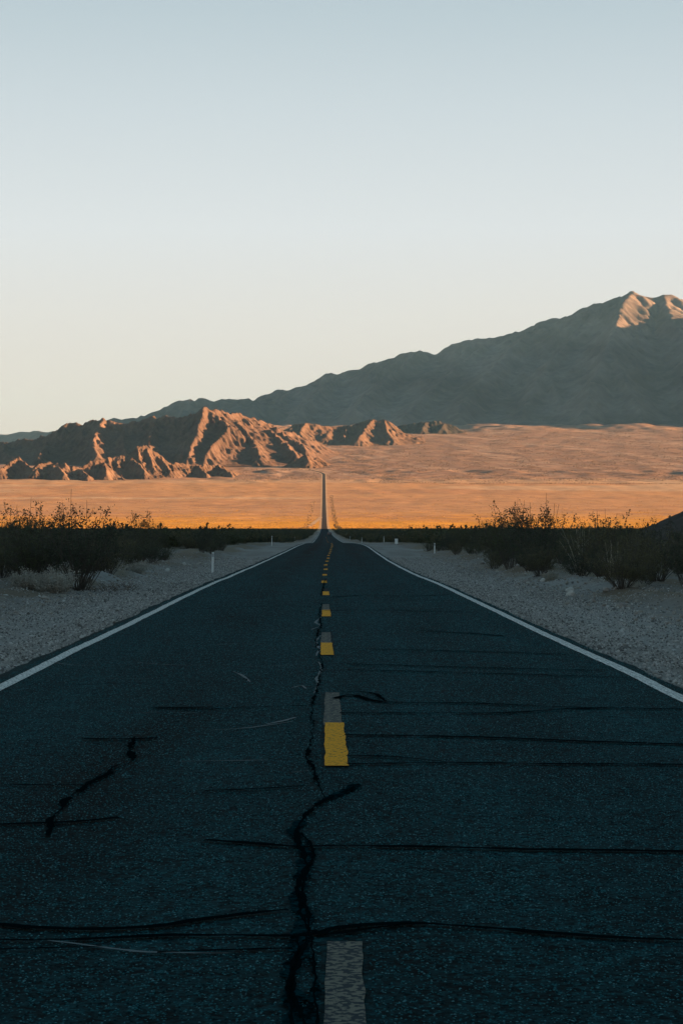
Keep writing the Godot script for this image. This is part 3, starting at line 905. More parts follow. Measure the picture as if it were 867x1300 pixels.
const FAR_RIDGE := [
	[[-5180.0, 19800.0, 440.7, 1.80], [-3897.0, 18900.0, 462.7, 1.80], [-2714.0, 18000.0, 467.3, 1.80], [-2414.0, 17750.0, 474.0, 1.80], [-2186.0, 17500.0, 477.0, 1.80], [-1894.0, 17200.0, 462.5, 1.80], [-1621.0, 17000.0, 428.9, 1.80], [-1299.0, 16900.0, 376.4, 1.80]]]

func build_hills() -> void:
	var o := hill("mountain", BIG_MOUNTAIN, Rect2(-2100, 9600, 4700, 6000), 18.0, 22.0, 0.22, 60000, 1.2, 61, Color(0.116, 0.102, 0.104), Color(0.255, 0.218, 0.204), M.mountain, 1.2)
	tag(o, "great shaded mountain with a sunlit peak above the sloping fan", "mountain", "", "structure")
	o = hill("mountain_ridge", LEFT_RIDGE, Rect2(-2200, 10600, 2600, 3400), 22.0, 34.0, 0.25, 14000, 1.5, 67, Color(0.12, 0.118, 0.12), Color(0.165, 0.158, 0.155), M.mountain, 1.2)
	tag(o, "blue shaded ridge rising behind the reddish hills on the left", "ridge", "", "structure")
	o = hill("distant_ridge", FAR_RIDGE, Rect2(-5800, 15800, 4800, 4800), 45.0, 12.0, 0.2, 0, 1.0, 69, Color(0.20, 0.165, 0.14), Color(0.24, 0.2, 0.17), M.mountain, 1.1)
	tag(o, "long low ridge on the skyline at the far left", "ridge", "", "structure")
	o = hill("hills", LEFT_HILLS, Rect2(-1800, 6150, 1950, 1500), 4.8, 13.0, 0.28, 80000, 1.7, 71, Color(0.107, 0.076, 0.066), Color(0.178, 0.125, 0.104), M.rock, 1.3)
	tag(o, "furrowed reddish hills, half sunlit, left of the far road", "hills", "", "structure")
	o = hill("crags", CRAGS, Rect2(-1060, 5480, 880, 460), 2.2, 9.5, 0.40, 18000, 1.0, 73, Color(0.123, 0.085, 0.069), Color(0.193, 0.135, 0.107), M.rock, 1.2)
	tag(o, "low jagged tan crags at the foot of the reddish hills", "crags", "", "structure")
	o = hill("cone_hill", CONE, Rect2(-140, 6200, 200, 330), 2.4, 5.0, 0.4, 3000, 2.0, 75, Color(0.130, 0.087, 0.067), Color(0.190, 0.129, 0.098), M.rock, 1.15)
	tag(o, "small pointed hill where the far road ends", "hill", "", "structure")
	o = hill("low_hills", LOW_HILLS, Rect2(-260, 7650, 650, 700), 4.5, 10.0, 0.4, 9000, 2.0, 77, Color(0.119, 0.081, 0.067), Color(0.178, 0.125, 0.098), M.rock, 1.2)
	tag(o, "low brown hills on the fan between the left hills and the mountain", "hills", "", "structure")
	o = hill("dark_knolls", DARK_KNOLLS, Rect2(180, 8650, 500, 500), 5.0, 8.0, 0.3, 4000, 2.0, 79, Color(0.050, 0.046, 0.044), Color(0.075, 0.066, 0.060), M.rock, 1.2)  # the knolls stand unlit: that shade is put into their dark tone
	tag(o, "dark flat knolls at the head of the fan", "hills", "", "structure")
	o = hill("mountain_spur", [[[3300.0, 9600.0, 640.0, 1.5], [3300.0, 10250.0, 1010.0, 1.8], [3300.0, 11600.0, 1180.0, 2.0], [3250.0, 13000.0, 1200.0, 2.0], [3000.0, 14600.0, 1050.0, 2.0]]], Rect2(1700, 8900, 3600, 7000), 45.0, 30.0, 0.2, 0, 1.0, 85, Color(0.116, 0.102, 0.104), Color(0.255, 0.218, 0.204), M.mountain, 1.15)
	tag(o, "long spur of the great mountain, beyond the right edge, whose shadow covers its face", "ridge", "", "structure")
	# the ridge beside the road, outside the picture on the right, whose shadow lies over road and verges
	var crest := []
	for k in 10:
		var d := -1500.0 + k * 372.0
		crest.append([1000.0 + 50.0 * sin(k * 1.7), d, 245.0 + 18.0 * sin(k * 2.3), 2.0])
	o = hill("roadside_ridge", [crest], Rect2(300, -2200, 1500, 5200), 30.0, 22.0, 0.2, 0, 1.0, 83, Color(0.15, 0.115, 0.09), Color(0.21, 0.16, 0.125), M.rock, 1.1)
	tag(o, "rocky ridge right of the road that shades it", "ridge", "", "structure")

# ---------------------------------------------------------------- plants
func leaf(v: PackedVector3Array, p: Vector3, s: float, r: RandomNumberGenerator, slim := 0.55) -> void:
	var a := Vector3(r.randf_range(-1, 1), r.randf_range(-0.5, 1), r.randf_range(-1, 1)).normalized() * s
	var b := a.cross(Vector3(r.randf_range(-1, 1), r.randf_range(-1, 1), r.randf_range(-1, 1))).normalized() * s * slim
	v.append_array([p - a, p + b, p + a, p - a, p + a, p - b])

func tube(v: PackedVector3Array, pts: Array, r0: float, r1: float) -> void:
	var prev := []
	for k in pts.size():
		var t := float(k) / (pts.size() - 1)
		var r := lerpf(r0, r1, t)
		var ring := []
		for i in 3:
			var a := TAU * i / 3.0 + k * 0.3
			ring.append(pts[k] + Vector3(cos(a) * r, 0.0, sin(a) * r))
		if k > 0:
			for i in 3:
				var j := (i + 1) % 3
				v.append_array([prev[i], ring[i], prev[j], prev[j], ring[i], ring[j]])
		prev = ring

func soup(v: PackedVector3Array) -> ArrayMesh:
	var n := PackedVector3Array()
	n.resize(v.size())
	var idx := PackedInt32Array()
	idx.resize(v.size())
	for k in range(0, v.size(), 3):
		var m := (v[k + 2] - v[k]).cross(v[k + 1] - v[k]).normalized()
		n[k] = m
		n[k + 1] = m
		n[k + 2] = m
		idx[k] = k
		idx[k + 1] = k + 1
		idx[k + 2] = k + 2
	return arrays(v, n, idx)

# a creosote bush: many thin stems fanning out of one root, small leaves bunched towards their ends
func bush_meshes(seed_: int, tall: float, wide: float, stems: int, leaves: int, size: float, bare := 0.25) -> Array:
	var r := RandomNumberGenerator.new()
	r.seed = seed_
	var st := PackedVector3Array()
	var lf := PackedVector3Array()
	for i in stems:
		var a := r.randf() * TAU
		var out := sqrt(r.randf()) * wide
		var top := tall * r.randf_range(0.55, 1.0) * (1.0 - 0.35 * pow(out / wide, 2.0))
		var foot := Vector3(cos(a), 0, sin(a)) * r.randf_range(0.0, 0.16)
		var tip := Vector3(cos(a) * out, top, sin(a) * out)
		var bend := Vector3(r.randf_range(-0.12, 0.12), 0.0, r.randf_range(-0.12, 0.12))
		var pts := []
		for k in 6:
			var t := k / 5.0
			pts.append(foot.lerp(tip, t) + Vector3(cos(a), 0, sin(a)) * (0.18 * wide * t * (1.0 - t)) + bend * sin(t * 5.0) + Vector3(0, -0.12 if k == 0 else 0.0, 0))
		tube(st, pts, r.randf_range(0.010, 0.018), 0.004)
		# side twigs with leaves
		for q in 5:
			var t0 := r.randf_range(bare, 0.97)
			var f := t0 * 5.0
			var p0: Vector3 = pts[int(f)].lerp(pts[mini(int(f) + 1, 5)], f - int(f))
			var p1 := p0 + Vector3(r.randf_range(-0.26, 0.26), r.randf_range(0.05, 0.30), r.randf_range(-0.26, 0.26)) * (tall / 1.9)
			tube(st, [p0, p1], 0.005, 0.003)
			for l in leaves / 5:
				var t := pow(r.randf(), 0.6)
				var p := p0.lerp(p1, t) + Vector3(r.randfn(), r.randfn(), r.randfn()) * 0.045
				leaf(lf, p, size * r.randf_range(0.6, 1.3), r)
	return [soup(st), soup(lf)]

func leaf_mat(c: Color, back := 0.25) -> StandardMaterial3D:
	var m := flat_mat(c, 0.75)
	m.metallic_specular = 0.25
	m.backlight_enabled = true
	m.backlight = Color(back, back, back)
	m.cull_mode = BaseMaterial3D.CULL_DISABLED
	return m

func plant(called: String, ms: Array, stem_mat: Material, leaf_m: Material, x: float, d: float, turn: float, size: float, label: String, category: String, group: String) -> Node3D:
	var o := base(called, Vector3(x, ground_y(x, d) - 0.03, -d), turn)
	o.scale = Vector3.ONE * size
	put("stem", ms[0], stem_mat, o)
	put("foliage", ms[1], leaf_m, o)
	tag(o, label, category, group)
	return o

func scatter(called: String, mesh: Mesh, mat: Material, at: Array, label: String, category: String) -> void:
	var mm := MultiMesh.new()
	mm.transform_format = MultiMesh.TRANSFORM_3D
	mm.mesh = mesh
	mm.instance_count = at.size()
	for i in at.size(): mm.set_instance_transform(i, at[i])
	var o := MultiMeshInstance3D.new()
	o.multimesh = mm
	o.material_override = mat
	o.name = numbered(called)
	add_child(o, true)
	tag(o, label, category, "", "stuff")

func spot(x: float, d: float, s: Vector3, turn: float, sink := 0.03) -> Transform3D:
	return Transform3D(Basis(Vector3.UP, turn).scaled_local(s), Vector3(x, ground_y(x, d) - sink, -d))

func bush_label(side: float, a: float, d: float, tall: float, k: int) -> String:
	# which one of the thicket: its build, its row and how far down the road it stands
	var build: String = ["leafy rounded", "wide spreading", "tall bushy", "low wide", "broad dense", "low twiggy", "thin upright"][k]
	var row: String = "front row at the gravel" if a < 9.6 else "second row" if a < 13.5 else "back rows"
	var band: String = "nearest end" if d < 72.0 else "near half" if d < 100.0 else "far half" if d < 135.0 else "crest end"
	var height: String = "knee high" if tall < 1.25 else "waist high" if tall < 1.6 else "head high" if tall < 1.95 else "overtopping"
	return "%s %s creosote, %s, %s of %s thicket" % [height, build, row, band, "left" if side < 0.0 else "right"]

func build_plants() -> void:
	var twig := flat_mat(Color(0.060, 0.050, 0.040), 0.9)
	var greens := [leaf_mat(Color(0.056, 0.062, 0.026)), leaf_mat(Color(0.086, 0.076, 0.034)), leaf_mat(Color(0.034, 0.043, 0.022))]
	var kinds := []
	for k in 7: kinds.append(bush_meshes(900 + k, [2.1, 1.9, 2.4, 1.7, 2.0, 1.5, 2.4][k], [1.25, 1.3, 1.1, 1.3, 1.4, 1.1, 0.9][k], [44, 48, 40, 46, 52, 38, 28][k], 80, 0.030))
	# the ones that stand out by themselves: [x, d, kind, size, label]
	var lone := [
		[-6.9, 60.5, 2, 1.30, "tall bushy creosote with highest leafy tips left of the road"],
		[-8.2, 61.5, 0, 1.15, "creosote bush just left of the tallest one, beside pale shrub"],
		[-9.3, 66.0, 6, 1.15, "thin upright creosote near the left edge of the picture"],
		[-7.9, 78.0, 4, 1.0, "broad dark creosote behind the tallest left bush"],
		[-9.2, 108.0, 6, 1.25, "spindly creosote showing above the thicket behind the left white post"],
		[8.6, 84.0, 2, 1.42, "tall creosote with leaning leafy stems right of the road"],
		[7.9, 88.0, 6, 1.38, "slender creosote just left of the tallest right bush"],
		[8.6, 104.0, 0, 1.30, "rounded creosote bush at the road end of the right thicket"],
		[9.4, 70.0, 4, 1.2, "wide dark creosote beside the pale bank on the right"],
		[9.6, 61.0, 1, 1.0, "dark creosote at the right edge above the gravel bank"],
	]
	for q in lone:
		plant("creosote_bush", kinds[q[2]], twig, greens[q[2] % 3], q[0], q[1], q[0] * 3.0, q[3], q[4], "bush", "creosote bushes along the road")
	rng.seed = 2024
	var taken := []
	for q in lone: taken.append(Vector2(q[0], q[1]))
	var made := 0
	var tries := 0
	var rest := []
	while made < 230 and tries < 9000:
		tries += 1
		var d := 46.0 + 135.0 * pow(rng.randf(), 1.15)
		var side := -1.0 if rng.randf() < 0.5 else 1.0
		var x := side * rng.randf_range(7.6, 0.205 * d + 3.0)
		if absf(x) < 7.6 + 1.1 * n_soft.get_noise_2d(d * 3.0, side * 50.0): continue
		var p := Vector2(x, d)
		if x > 19.0 and d > 95.0: continue
		if x < 0.0 and d < 61.0 and x > -9.4: continue
		if x < 0.0 and d < 86.0 and d > 70.0 and x > -8.2: continue
		var free := true
		for t in taken:
			if p.distance_squared_to(t) < 2.9:
				free = false
				break
		if not free: continue
		taken.append(p)
		made += 1
		var k := rng.randi_range(0, 6)
		var size := rng.randf_range(0.70, 1.0)
		if absf(x) < 9.0: size *= 0.8
		plant("creosote_bush", kinds[k], twig, greens[rng.randi_range(0, 2)], x, d, rng.randf() * TAU, size,
			bush_label(side, absf(x), d, size * [2.1, 1.9, 2.4, 1.7, 2.0, 1.5, 2.4][k], k), "bush", "creosote bushes in the left thicket" if side < 0 else "creosote bushes in the right thicket")
	print("bushes ", made)
	# farther down the slope the scrub is one dark mass
	var small := []
	for k in 3: small.append(soup_of(bush_meshes(950 + k, 1.7, 1.15, 9, 25, 0.11)))
	for k in 3:
		var at := []
		for i in 9000:
			var d := 150.0 + 1750.0 * pow(rng.randf(), 1.5)
			var x := rng.randf_range(-1.0, 1.0) * (0.19 * d + 12.0)
			if absf(x - road_x(d)) < 9.5 - 3.0 * smoothstep(350.0, 700.0, d): continue
			if d < 182.0 and absf(x) < 0.205 * d + 3.0: continue
			if x > 19.0 and d < 220.0: continue
			at.append(spot(x, d, Vector3.ONE * rng.randf_range(0.55, 1.1) * (1.0 + 0.55 * pow(rng.randf(), 3.0)), rng.randf() * TAU))
		scatter("desert_scrub", small[k], greens[k], at, "dark scrub covering the shaded slope beyond the bushes", "scrub")
	# golden scrub on the sunlit valley floor
	var dry := [leaf_mat(Color(0.46, 0.27, 0.06), 0.3), leaf_mat(Color(0.20, 0.135, 0.06), 0.3)]
	for k in 2:
		var at := []
		for i in 42000:
			var d := 1900.0 + 3400.0 * pow(rng.randf(), 1.3)
			var x := rng.randf_range(-1.0, 1.0) * (0.19 * d + 30.0)
			if absf(x - road_x(d)) < 12.0: continue
			var dense := n_patch.get_noise_2d(x * 1.2, d * 0.5) + 0.35 - (d - 1900.0) / 5000.0
			if rng.randf() * 0.75 > dense + 0.1: continue
			at.append(spot(x, d, Vector3(1.0, 0.75, 1.0) * rng.randf_range(0.5, 1.15), rng.randf() * TAU))
		scatter("valley_scrub", small[k], dry[k], at, "golden dry scrub dotted over the sunlit valley floor", "scrub")
	# creosote and boulders sprinkled over the fan
	for k in 2:
		var at := []
		for i in 26000:
			var d := 5500.0 + 4100.0 * rng.randf()
			var x := rng.randf_range(-0.10, 1.0) * (0.19 * d + 30.0) - 120.0
			if absf(x - 6.0) < 14.0 and d < 6200.0: continue
			if rng.randf() * 0.7 > n_rough.get_noise_2d(x * 0.02, d * 0.012) + 0.25: continue
			at.append(spot(x, d, Vector3(1.3, 0.9, 1.3) * rng.randf_range(0.6, 1.9), rng.randf() * TAU))
		scatter("fan_scrub", small[k], leaf_mat([Color(0.10, 0.075, 0.05), Color(0.16, 0.115, 0.08)][k], 0.2), at, "sparse dark scrub sprinkled over the stony fan", "scrub")
	var row := []
	for i in 260:
		var t := i / 260.0
		var d := 5440.0 - 55.0 * t + rng.randf_range(-9, 9)
		var x := 105.0 + t * 850.0 + rng.randf_range(-2, 2)
		row.append(spot(x, d, Vector3(1.5, 1.5, 1.5) * rng.randf_range(0.7, 1.35), rng.randf() * TAU))
	for i in 240:
		var d := 2350.0 + 2500.0 * rng.randf()
		row.append(spot(road_x(d) + 15.0 + rng.randf_range(-2, 5), d, Vector3.ONE * rng.randf_range(0.8, 1.5), rng.randf() * TAU))
	for i in 120:
		var d := 2350.0 + 2200.0 * rng.randf()
		row.append(spot(road_x(d) - 22.0 + rng.randf_range(-5, 3), d, Vector3.ONE * rng.randf_range(0.7, 1.2), rng.randf() * TAU))
	scatter("shrub_row", small[2], leaf_mat(Color(0.085, 0.065, 0.035), 0.2), row, "rows of dark shrubs along the far road and across the valley", "shrubs")

	# pale dead shrubs and dry sticks at the edge of the gravel
	var grey := flat_mat(Color(0.30, 0.275, 0.235), 0.95)
	var dead_leaf := leaf_mat(Color(0.33, 0.31, 0.265), 0.2)
	var straw := flat_mat(Color(0.36, 0.31, 0.23), 0.95)
	var dead := bush_meshes(981, 0.62, 0.55, 70, 60, 0.020, 0.1)
	var dead2 := bush_meshes(982, 0.55, 0.42, 60, 60, 0.019, 0.1)
	plant("dry_shrub", dead, grey, dead_leaf, -7.15, 57.0, 0.4, 1.25, "pale grey dry shrub at the gravel edge, lower left", "shrub", "dry shrubs")
	plant("dry_shrub", dead2, grey, dead_leaf, -7.95, 57.3, 2.0, 1.1, "low grey dry shrub left of the pale one, under the dark bushes", "shrub", "dry shrubs")
	plant("dry_shrub", dead2, grey, dead_leaf, -7.3, 84.0, 1.2, 1.15, "pale tuft of a shrub between the left bushes and the white post", "shrub", "dry shrubs")
	plant("dry_shrub", dead2, straw, dead_leaf, 7.6, 71.0, 1.2, 0.8, "small straw coloured shrub on the right bank", "shrub", "dry shrubs")
	plant("dry_shrub", dead, straw, dead_leaf, 8.2, 56.0, 1.9, 0.6, "small straw coloured shrub under the bushes at the right edge", "shrub", "dry shrubs")
	var r := RandomNumberGenerator.new()
	r.seed = 5
	for q in [[8.9, 73.0, 1.9, 14, "bare pale stalks standing in front of the right bushes"], [8.6, 63.0, 1.2, 10, "short bare stalks beside the bank on the right"]]:
		var st := PackedVector3Array()
		for i in q[3]:
			var a := r.randf() * TAU
			var o: float = r.randf() * 0.5 * q[2]
			var p0 := Vector3(cos(a), 0, sin(a)) * 0.08 - Vector3(0, 0.08, 0)
			var p2 := Vector3(cos(a) * o, q[2] * r.randf_range(0.5, 1.0), sin(a) * o)
			tube(st, [p0, p0.lerp(p2, 0.5) + Vector3(r.randf_range(-0.06, 0.06), 0.03, r.randf_range(-0.06, 0.06)), p2], 0.011, 0.005)
			for t in 2: tube(st, [p0.lerp(p2, 0.5 + 0.2 * t), p0.lerp(p2, 0.5 + 0.2 * t) + Vector3(r.randf_range(-0.2, 0.2), r.randf_range(0.05, 0.25), r.randf_range(-0.2, 0.2))], 0.006, 0.003)
		var o2 := put("dead_stalk", soup(st), straw)
		o2.position = Vector3(q[0], ground_y(q[0], q[1]), -q[1])
		tag(o2, q[4], "dead plant")
	# a fallen heap of brown twigs
	var hp := PackedVector3Array()
	for i in 110:
		var c := Vector3(r.randf_range(-0.75, 0.75), r.randf_range(0.0, 0.30) * r.randf(), r.randf_range(-0.3, 0.3))
		var a := r.randf() * TAU
		var dir := Vector3(cos(a), r.randf_range(-0.05, 0.5), sin(a)) * r.randf_range(0.12, 0.35)
		tube(hp, [c + Vector3(0, 0.0, 0), c + dir * 0.5 + Vector3(0, 0.04, 0), c + dir], 0.010, 0.004)
	var heap := put("twig_heap", soup(hp), flat_mat(Color(0.085, 0.060, 0.042), 0.95))
	heap.position = Vector3(-5.75, ground_y(-5.75, 57.5), -57.5)
	tag(heap, "flat heap of dead brown twigs on the left gravel verge", "twigs")

func soup_of(ms: Array) -> ArrayMesh:
	var st := SurfaceTool.new()
	st.append_from(ms[1], 0, Transform3D())
	st.append_from(ms[0], 0, Transform3D())
	return st.commit()

# ---------------------------------------------------------------- stones
func stone_mesh(seed_: int, rings := 3, seg := 6) -> ArrayMesh:
	var r := RandomNumberGenerator.new()
	r.seed = seed_
	var v := PackedVector3Array()
	var g := []
	for j in rings + 1:
		var row := []
		var p := PI * j / rings
		for i in seg:
			var a := TAU * i / seg + 0.4 * j
			var k := r.randf_range(0.75, 1.15) if j > 0 and j < rings else 1.0
			row.append(Vector3(cos(a) * sin(p) * k, cos(p) * 0.7 * (k if j > 0 and j < rings else 0.85), sin(a) * sin(p) * k * 0.85) * 0.5)
		g.append(row)
	for j in rings:
		for i in seg:
			var n := (i + 1) % seg
			if j > 0: v.append_array([g[j][i], g[j][n], g[j + 1][i]])
			if j < rings - 1: v.append_array([g[j][n], g[j + 1][n], g[j + 1][i]])
	return soup(v)

func build_stones() -> void:
	rng.seed = 31337
	var tones := [Color(0.25, 0.24, 0.225), Color(0.10, 0.096, 0.092), Color(0.38, 0.365, 0.345)]
	for k in 3:
		var at := []
		for i in 60000:
			var d := 15.0 + 120.0 * pow(rng.randf(), 1.6)
			var side := -1.0 if rng.randf() < 0.5 else 1.0
			var off := 3.56 + (absf(rng.randfn()) * 2.7 if rng.randf() < 0.6 else rng.randf_range(0.0, 6.5)) + 0.12 * rng.randf()
			if off > 0.19 * d + 2.0 and d < 40.0: continue
			var s := 0.013 + 0.042 * pow(rng.randf(), 3.0)
			if rng.randf() < 0.03: s *= 2.0
			var x := road_x(d) + side * off
			var b := Basis.from_euler(Vector3(rng.randf() * 0.8, rng.randf() * TAU, rng.randf() * 0.8)).scaled_local(Vector3(s, s * 0.8, s))
			at.append(Transform3D(b, Vector3(x, ground_y(x, d) + s * 0.12, -d)))
		scatter("gravel", stone_mesh(70 + k, 3, 5), flat_mat(tones[k], 0.95), at, "loose grey gravel strewn over both verges", "gravel")
	var rubble := []
	for i in 2600:
		var d := 30.0 + 120.0 * pow(rng.randf(), 1.4)
		var x := road_x(d) + (-1.0 if rng.randf() < 0.5 else 1.0) * (7.4 + 0.9 * rng.randfn())
		var s := rng.randf_range(0.04, 0.13)
		rubble.append(Transform3D(Basis.from_euler(Vector3(rng.randf() * 0.8, rng.randf() * TAU, rng.randf() * 0.8)).scaled_local(Vector3(s, s * 0.8, s)), Vector3(x, ground_y(x, d) + s * 0.15, -d)))
	scatter("rubble", stone_mesh(91, 4, 7), flat_mat(Color(0.24, 0.215, 0.185), 0.95), rubble, "brownish rubble and clods along both banks", "rubble")
	var mats := [flat_mat(Color(0.30, 0.28, 0.25), 0.95), flat_mat(Color(0.22, 0.20, 0.185), 0.95), flat_mat(Color(0.38, 0.36, 0.33), 0.95)]
	var ms := []
	for k in 4: ms.append(stone_mesh(170 + k, 5, 8))
	for i in 46:
		var side := -1.0 if i % 2 == 0 else 1.0
		var d := 44.0 + 70.0 * rng.randf()
		var x := side * rng.randf_range(6.2, 8.4)
		var s := rng.randf_range(0.12, 0.30)
		var o := put("stone", ms[i % 4], mats[i % 3])
		o.position = Vector3(x, ground_y(x, d) + s * 0.18, -d)
		o.rotation = Vector3(rng.randf() * 0.5, rng.randf() * TAU, rng.randf() * 0.5)
		o.scale = Vector3(s, s * 0.8, s)
		tag(o, "%s %s stone on the %s verge, %s, %s" % [["tan", "grey", "pale"][i % 3], "fist sized" if s < 0.17 else "head sized" if s < 0.24 else "large", "left" if side < 0 else "right", "by the gravel" if absf(x) < 7.2 else "under the bushes", "near the camera" if d < 62.0 else "halfway along" if d < 88.0 else "towards the crest"], "stone", "stones along the left bank" if side < 0 else "stones along the right bank")

# ---------------------------------------------------------------- posts, car, track
func box_mesh(size: Vector3, bev: float) -> ArrayMesh:
	# a box with its upright edges cut back
	var x := size.x * 0.5
	var z := size.z * 0.5
	var ring := [Vector2(-x + bev, -z), Vector2(x - bev, -z), Vector2(x, -z + bev), Vector2(x, z - bev), Vector2(x - bev, z), Vector2(-x + bev, z), Vector2(-x, z - bev), Vector2(-x, -z + bev)]
	var v := PackedVector3Array()
	for i in 8:
		var a: Vector2 = ring[i]
		var b: Vector2 = ring[(i + 1) % 8]
		var a0 := Vector3(a.x, 0, a.y)
		var b0 := Vector3(b.x, 0, b.y)
		var a1 := a0 + Vector3(0, size.y - bev, 0)
		var b1 := b0 + Vector3(0, size.y - bev, 0)
		var k := 1.0 - bev / maxf(x, z)
		var a2 := Vector3(a.x * k, size.y, a.y * k)
		var b2 := Vector3(b.x * k, size.y, b.y * k)
		var top := Vector3(0, size.y, 0)
		for q in [[a0, b0, a1], [b0, b1, a1], [a1, b1, a2], [b1, b2, a2], [a2, b2, top]]:
			v.append_array(q)
	return soup(v)

func build_posts() -> void:
	var white := flat_mat(Color(0.62, 0.63, 0.62), 0.6)
	var band := flat_mat(Color(0.30, 0.31, 0.32), 0.35)
	var post := box_mesh(Vector3(0.085, 1.05, 0.03), 0.008)
	var refl := box_mesh(Vector3(0.075, 0.16, 0.006), 0.002)
	for q in [[-4.45, 87.0, 0.84, "nearest white marker post, alone on the left verge"], [-5.5, 235.0, 1.05, "white marker post at the crest, left of the road"],
			[-6.6, 520.0, 1.2, "tiny white post beyond the crest, left, by the thicket's end"], [-7.2, 760.0, 1.2, "farthest tiny white post left of the road"],
			[8.3, 157.0, 0.78, "nearest white marker post on the right verge before the thicket"], [9.6, 330.0, 0.95, "white post behind the broad white marker on the right"],
			[9.0, 480.0, 1.2, "tiny white post far down the right side of the road"], [8.2, 620.0, 1.2, "farthest tiny white post right of the road"]]:
		var o := base("marker_post", Vector3(q[0], ground_y(q[0], q[1]) - 0.05, -q[1]), 0.05 * sin(q[1]))
		o.rotation.z = 0.02 * sin(q[1] * 2.0)
		o.scale = Vector3(1.0, q[2], 1.0)
		put("post", post, white, o)
		var rf := put("reflector", refl, band, o)
		rf.position = Vector3(0, 0.82, 0.0185)
		tag(o, q[3], "marker post", "white marker posts along the road")
	var mk := base("marker_sign", Vector3(8.1, ground_y(8.1, 232.0) - 0.05, -232.0))
	put("post", box_mesh(Vector3(0.06, 0.75, 0.04), 0.006), flat_mat(Color(0.3, 0.31, 0.31), 0.6), mk)
	var pn := put("panel", box_mesh(Vector3(0.34, 0.55, 0.02), 0.006), white, mk)
	pn.position = Vector3(0, 0.24, 0.035)
	tag(mk, "broad short white marker panel on the right verge near the crest", "marker sign")

func shell(profile: Array) -> ArrayMesh:
	# a body from cross sections: [z, floor, half width low, waist height, half width at the waist, roof height, half width at the roof]
	var v := PackedVector3Array()
	var rings := []
	for p in profile:
		var r := []
		var pts := [Vector2(p[2] * 0.92, p[1]), Vector2(p[2], p[1] + 0.12), Vector2(p[4], lerpf(p[1], p[3], 0.6)), Vector2(p[4] * 0.97, p[3]), Vector2(lerpf(p[4], p[6], 0.9), lerpf(p[3], p[5], 0.88)), Vector2(p[6] * 0.86, p[5])]
		for q in pts: r.append(Vector3(q.x, q.y, p[0]))
		for k in range(pts.size() - 1, -1, -1): r.append(Vector3(-pts[k].x, pts[k].y, p[0]))
		rings.append(r)
	var n: int = rings[0].size()
	for j in rings.size() - 1:
		for i in n:
			var k := (i + 1) % n
			v.append_array([rings[j][i], rings[j + 1][i], rings[j][k], rings[j][k], rings[j + 1][i], rings[j + 1][k]])
	for e in [0, rings.size() - 1]:
		for i in range(1, n - 1):
			v.append_array([rings[e][0], rings[e][i], rings[e][i + 1]])
	return soup(v)

func quad(a: Vector3, b: Vector3, c: Vector3, d: Vector3) -> ArrayMesh:
	return soup(PackedVector3Array([a, b, c, a, c, d]))

func build_car() -> void:
	var d := 974.0
	var x := road_x(d) + 1.85
	var car := base("car", Vector3(x, surface_y(x, d), -d))
	car.rotation.x = -0.019
	var paint := flat_mat(Color(0.012, 0.013, 0.015), 0.3)
	paint.clearcoat_enabled = true
	var glass := flat_mat(Color(0.01, 0.012, 0.014), 0.1)
	var rubber := flat_mat(Color(0.015, 0.015, 0.015), 0.9)
	var red := flat_mat(Color(0.25, 0.01, 0.01), 0.3)
	# rear at +z, nose at -z
	put("body", shell([[2.30, 0.45, 0.80, 0.75, 0.84, 0.95, 0.80], [2.22, 0.32, 0.88, 0.98, 0.92, 1.35, 0.74], [2.0, 0.30, 0.90, 1.02, 0.93, 1.68, 0.66], [1.2, 0.28, 0.91, 1.02, 0.94, 1.74, 0.68], [-0.1, 0.28, 0.91, 1.0, 0.94, 1.72, 0.67], [-0.55, 0.28, 0.91, 1.0, 0.93, 1.55, 0.70], [-1.05, 0.28, 0.91, 0.98, 0.92, 1.12, 0.80], [-1.9, 0.30, 0.89, 0.92, 0.90, 0.99, 0.76], [-2.25, 0.36, 0.82, 0.80, 0.84, 0.88, 0.70]]), paint, car)
	put("rear_window", quad(Vector3(-0.62, 1.08, 2.24), Vector3(0.62, 1.08, 2.24), Vector3(0.56, 1.56, 2.11), Vector3(-0.56, 1.56, 2.11)), glass, car)
	for s in [-1.0, 1.0]:
		put("side_window", quad(Vector3(s * 0.935, 1.06, 1.9), Vector3(s * 0.935, 1.06, -0.75), Vector3(s * 0.80, 1.52, -0.42), Vector3(s * 0.80, 1.55, 1.75)), glass, car)
		var tl := put("tail_light", box_mesh(Vector3(0.16, 0.30, 0.05), 0.01), red, car)
		tl.position = Vector3(s * 0.76, 0.86, 2.27)
		for z in [1.4, -1.45]:
			var wh := Node3D.new()
			wh.name = "wheel"
			car.add_child(wh, true)
			wh.position = Vector3(s * 0.80, 0.345, z)
			wh.rotation.z = PI / 2
			var ty := CylinderMesh.new()
			ty.top_radius = 0.345
			ty.bottom_radius = 0.345
			ty.height = 0.23
			ty.radial_segments = 24
			put("tyre", ty, rubber, wh)
			var rim := CylinderMesh.new()
			rim.top_radius = 0.21
			rim.bottom_radius = 0.21
			rim.height = 0.25
			rim.radial_segments = 16
			put("rim", rim, flat_mat(Color(0.3, 0.3, 0.31), 0.4), wh)
	var bp := put("bumper", box_mesh(Vector3(1.66, 0.22, 0.12), 0.03), rubber, car)
	bp.position = Vector3(0, 0.40, 2.30)
	tag(car, "small dark car far down the road, in the right lane", "car")

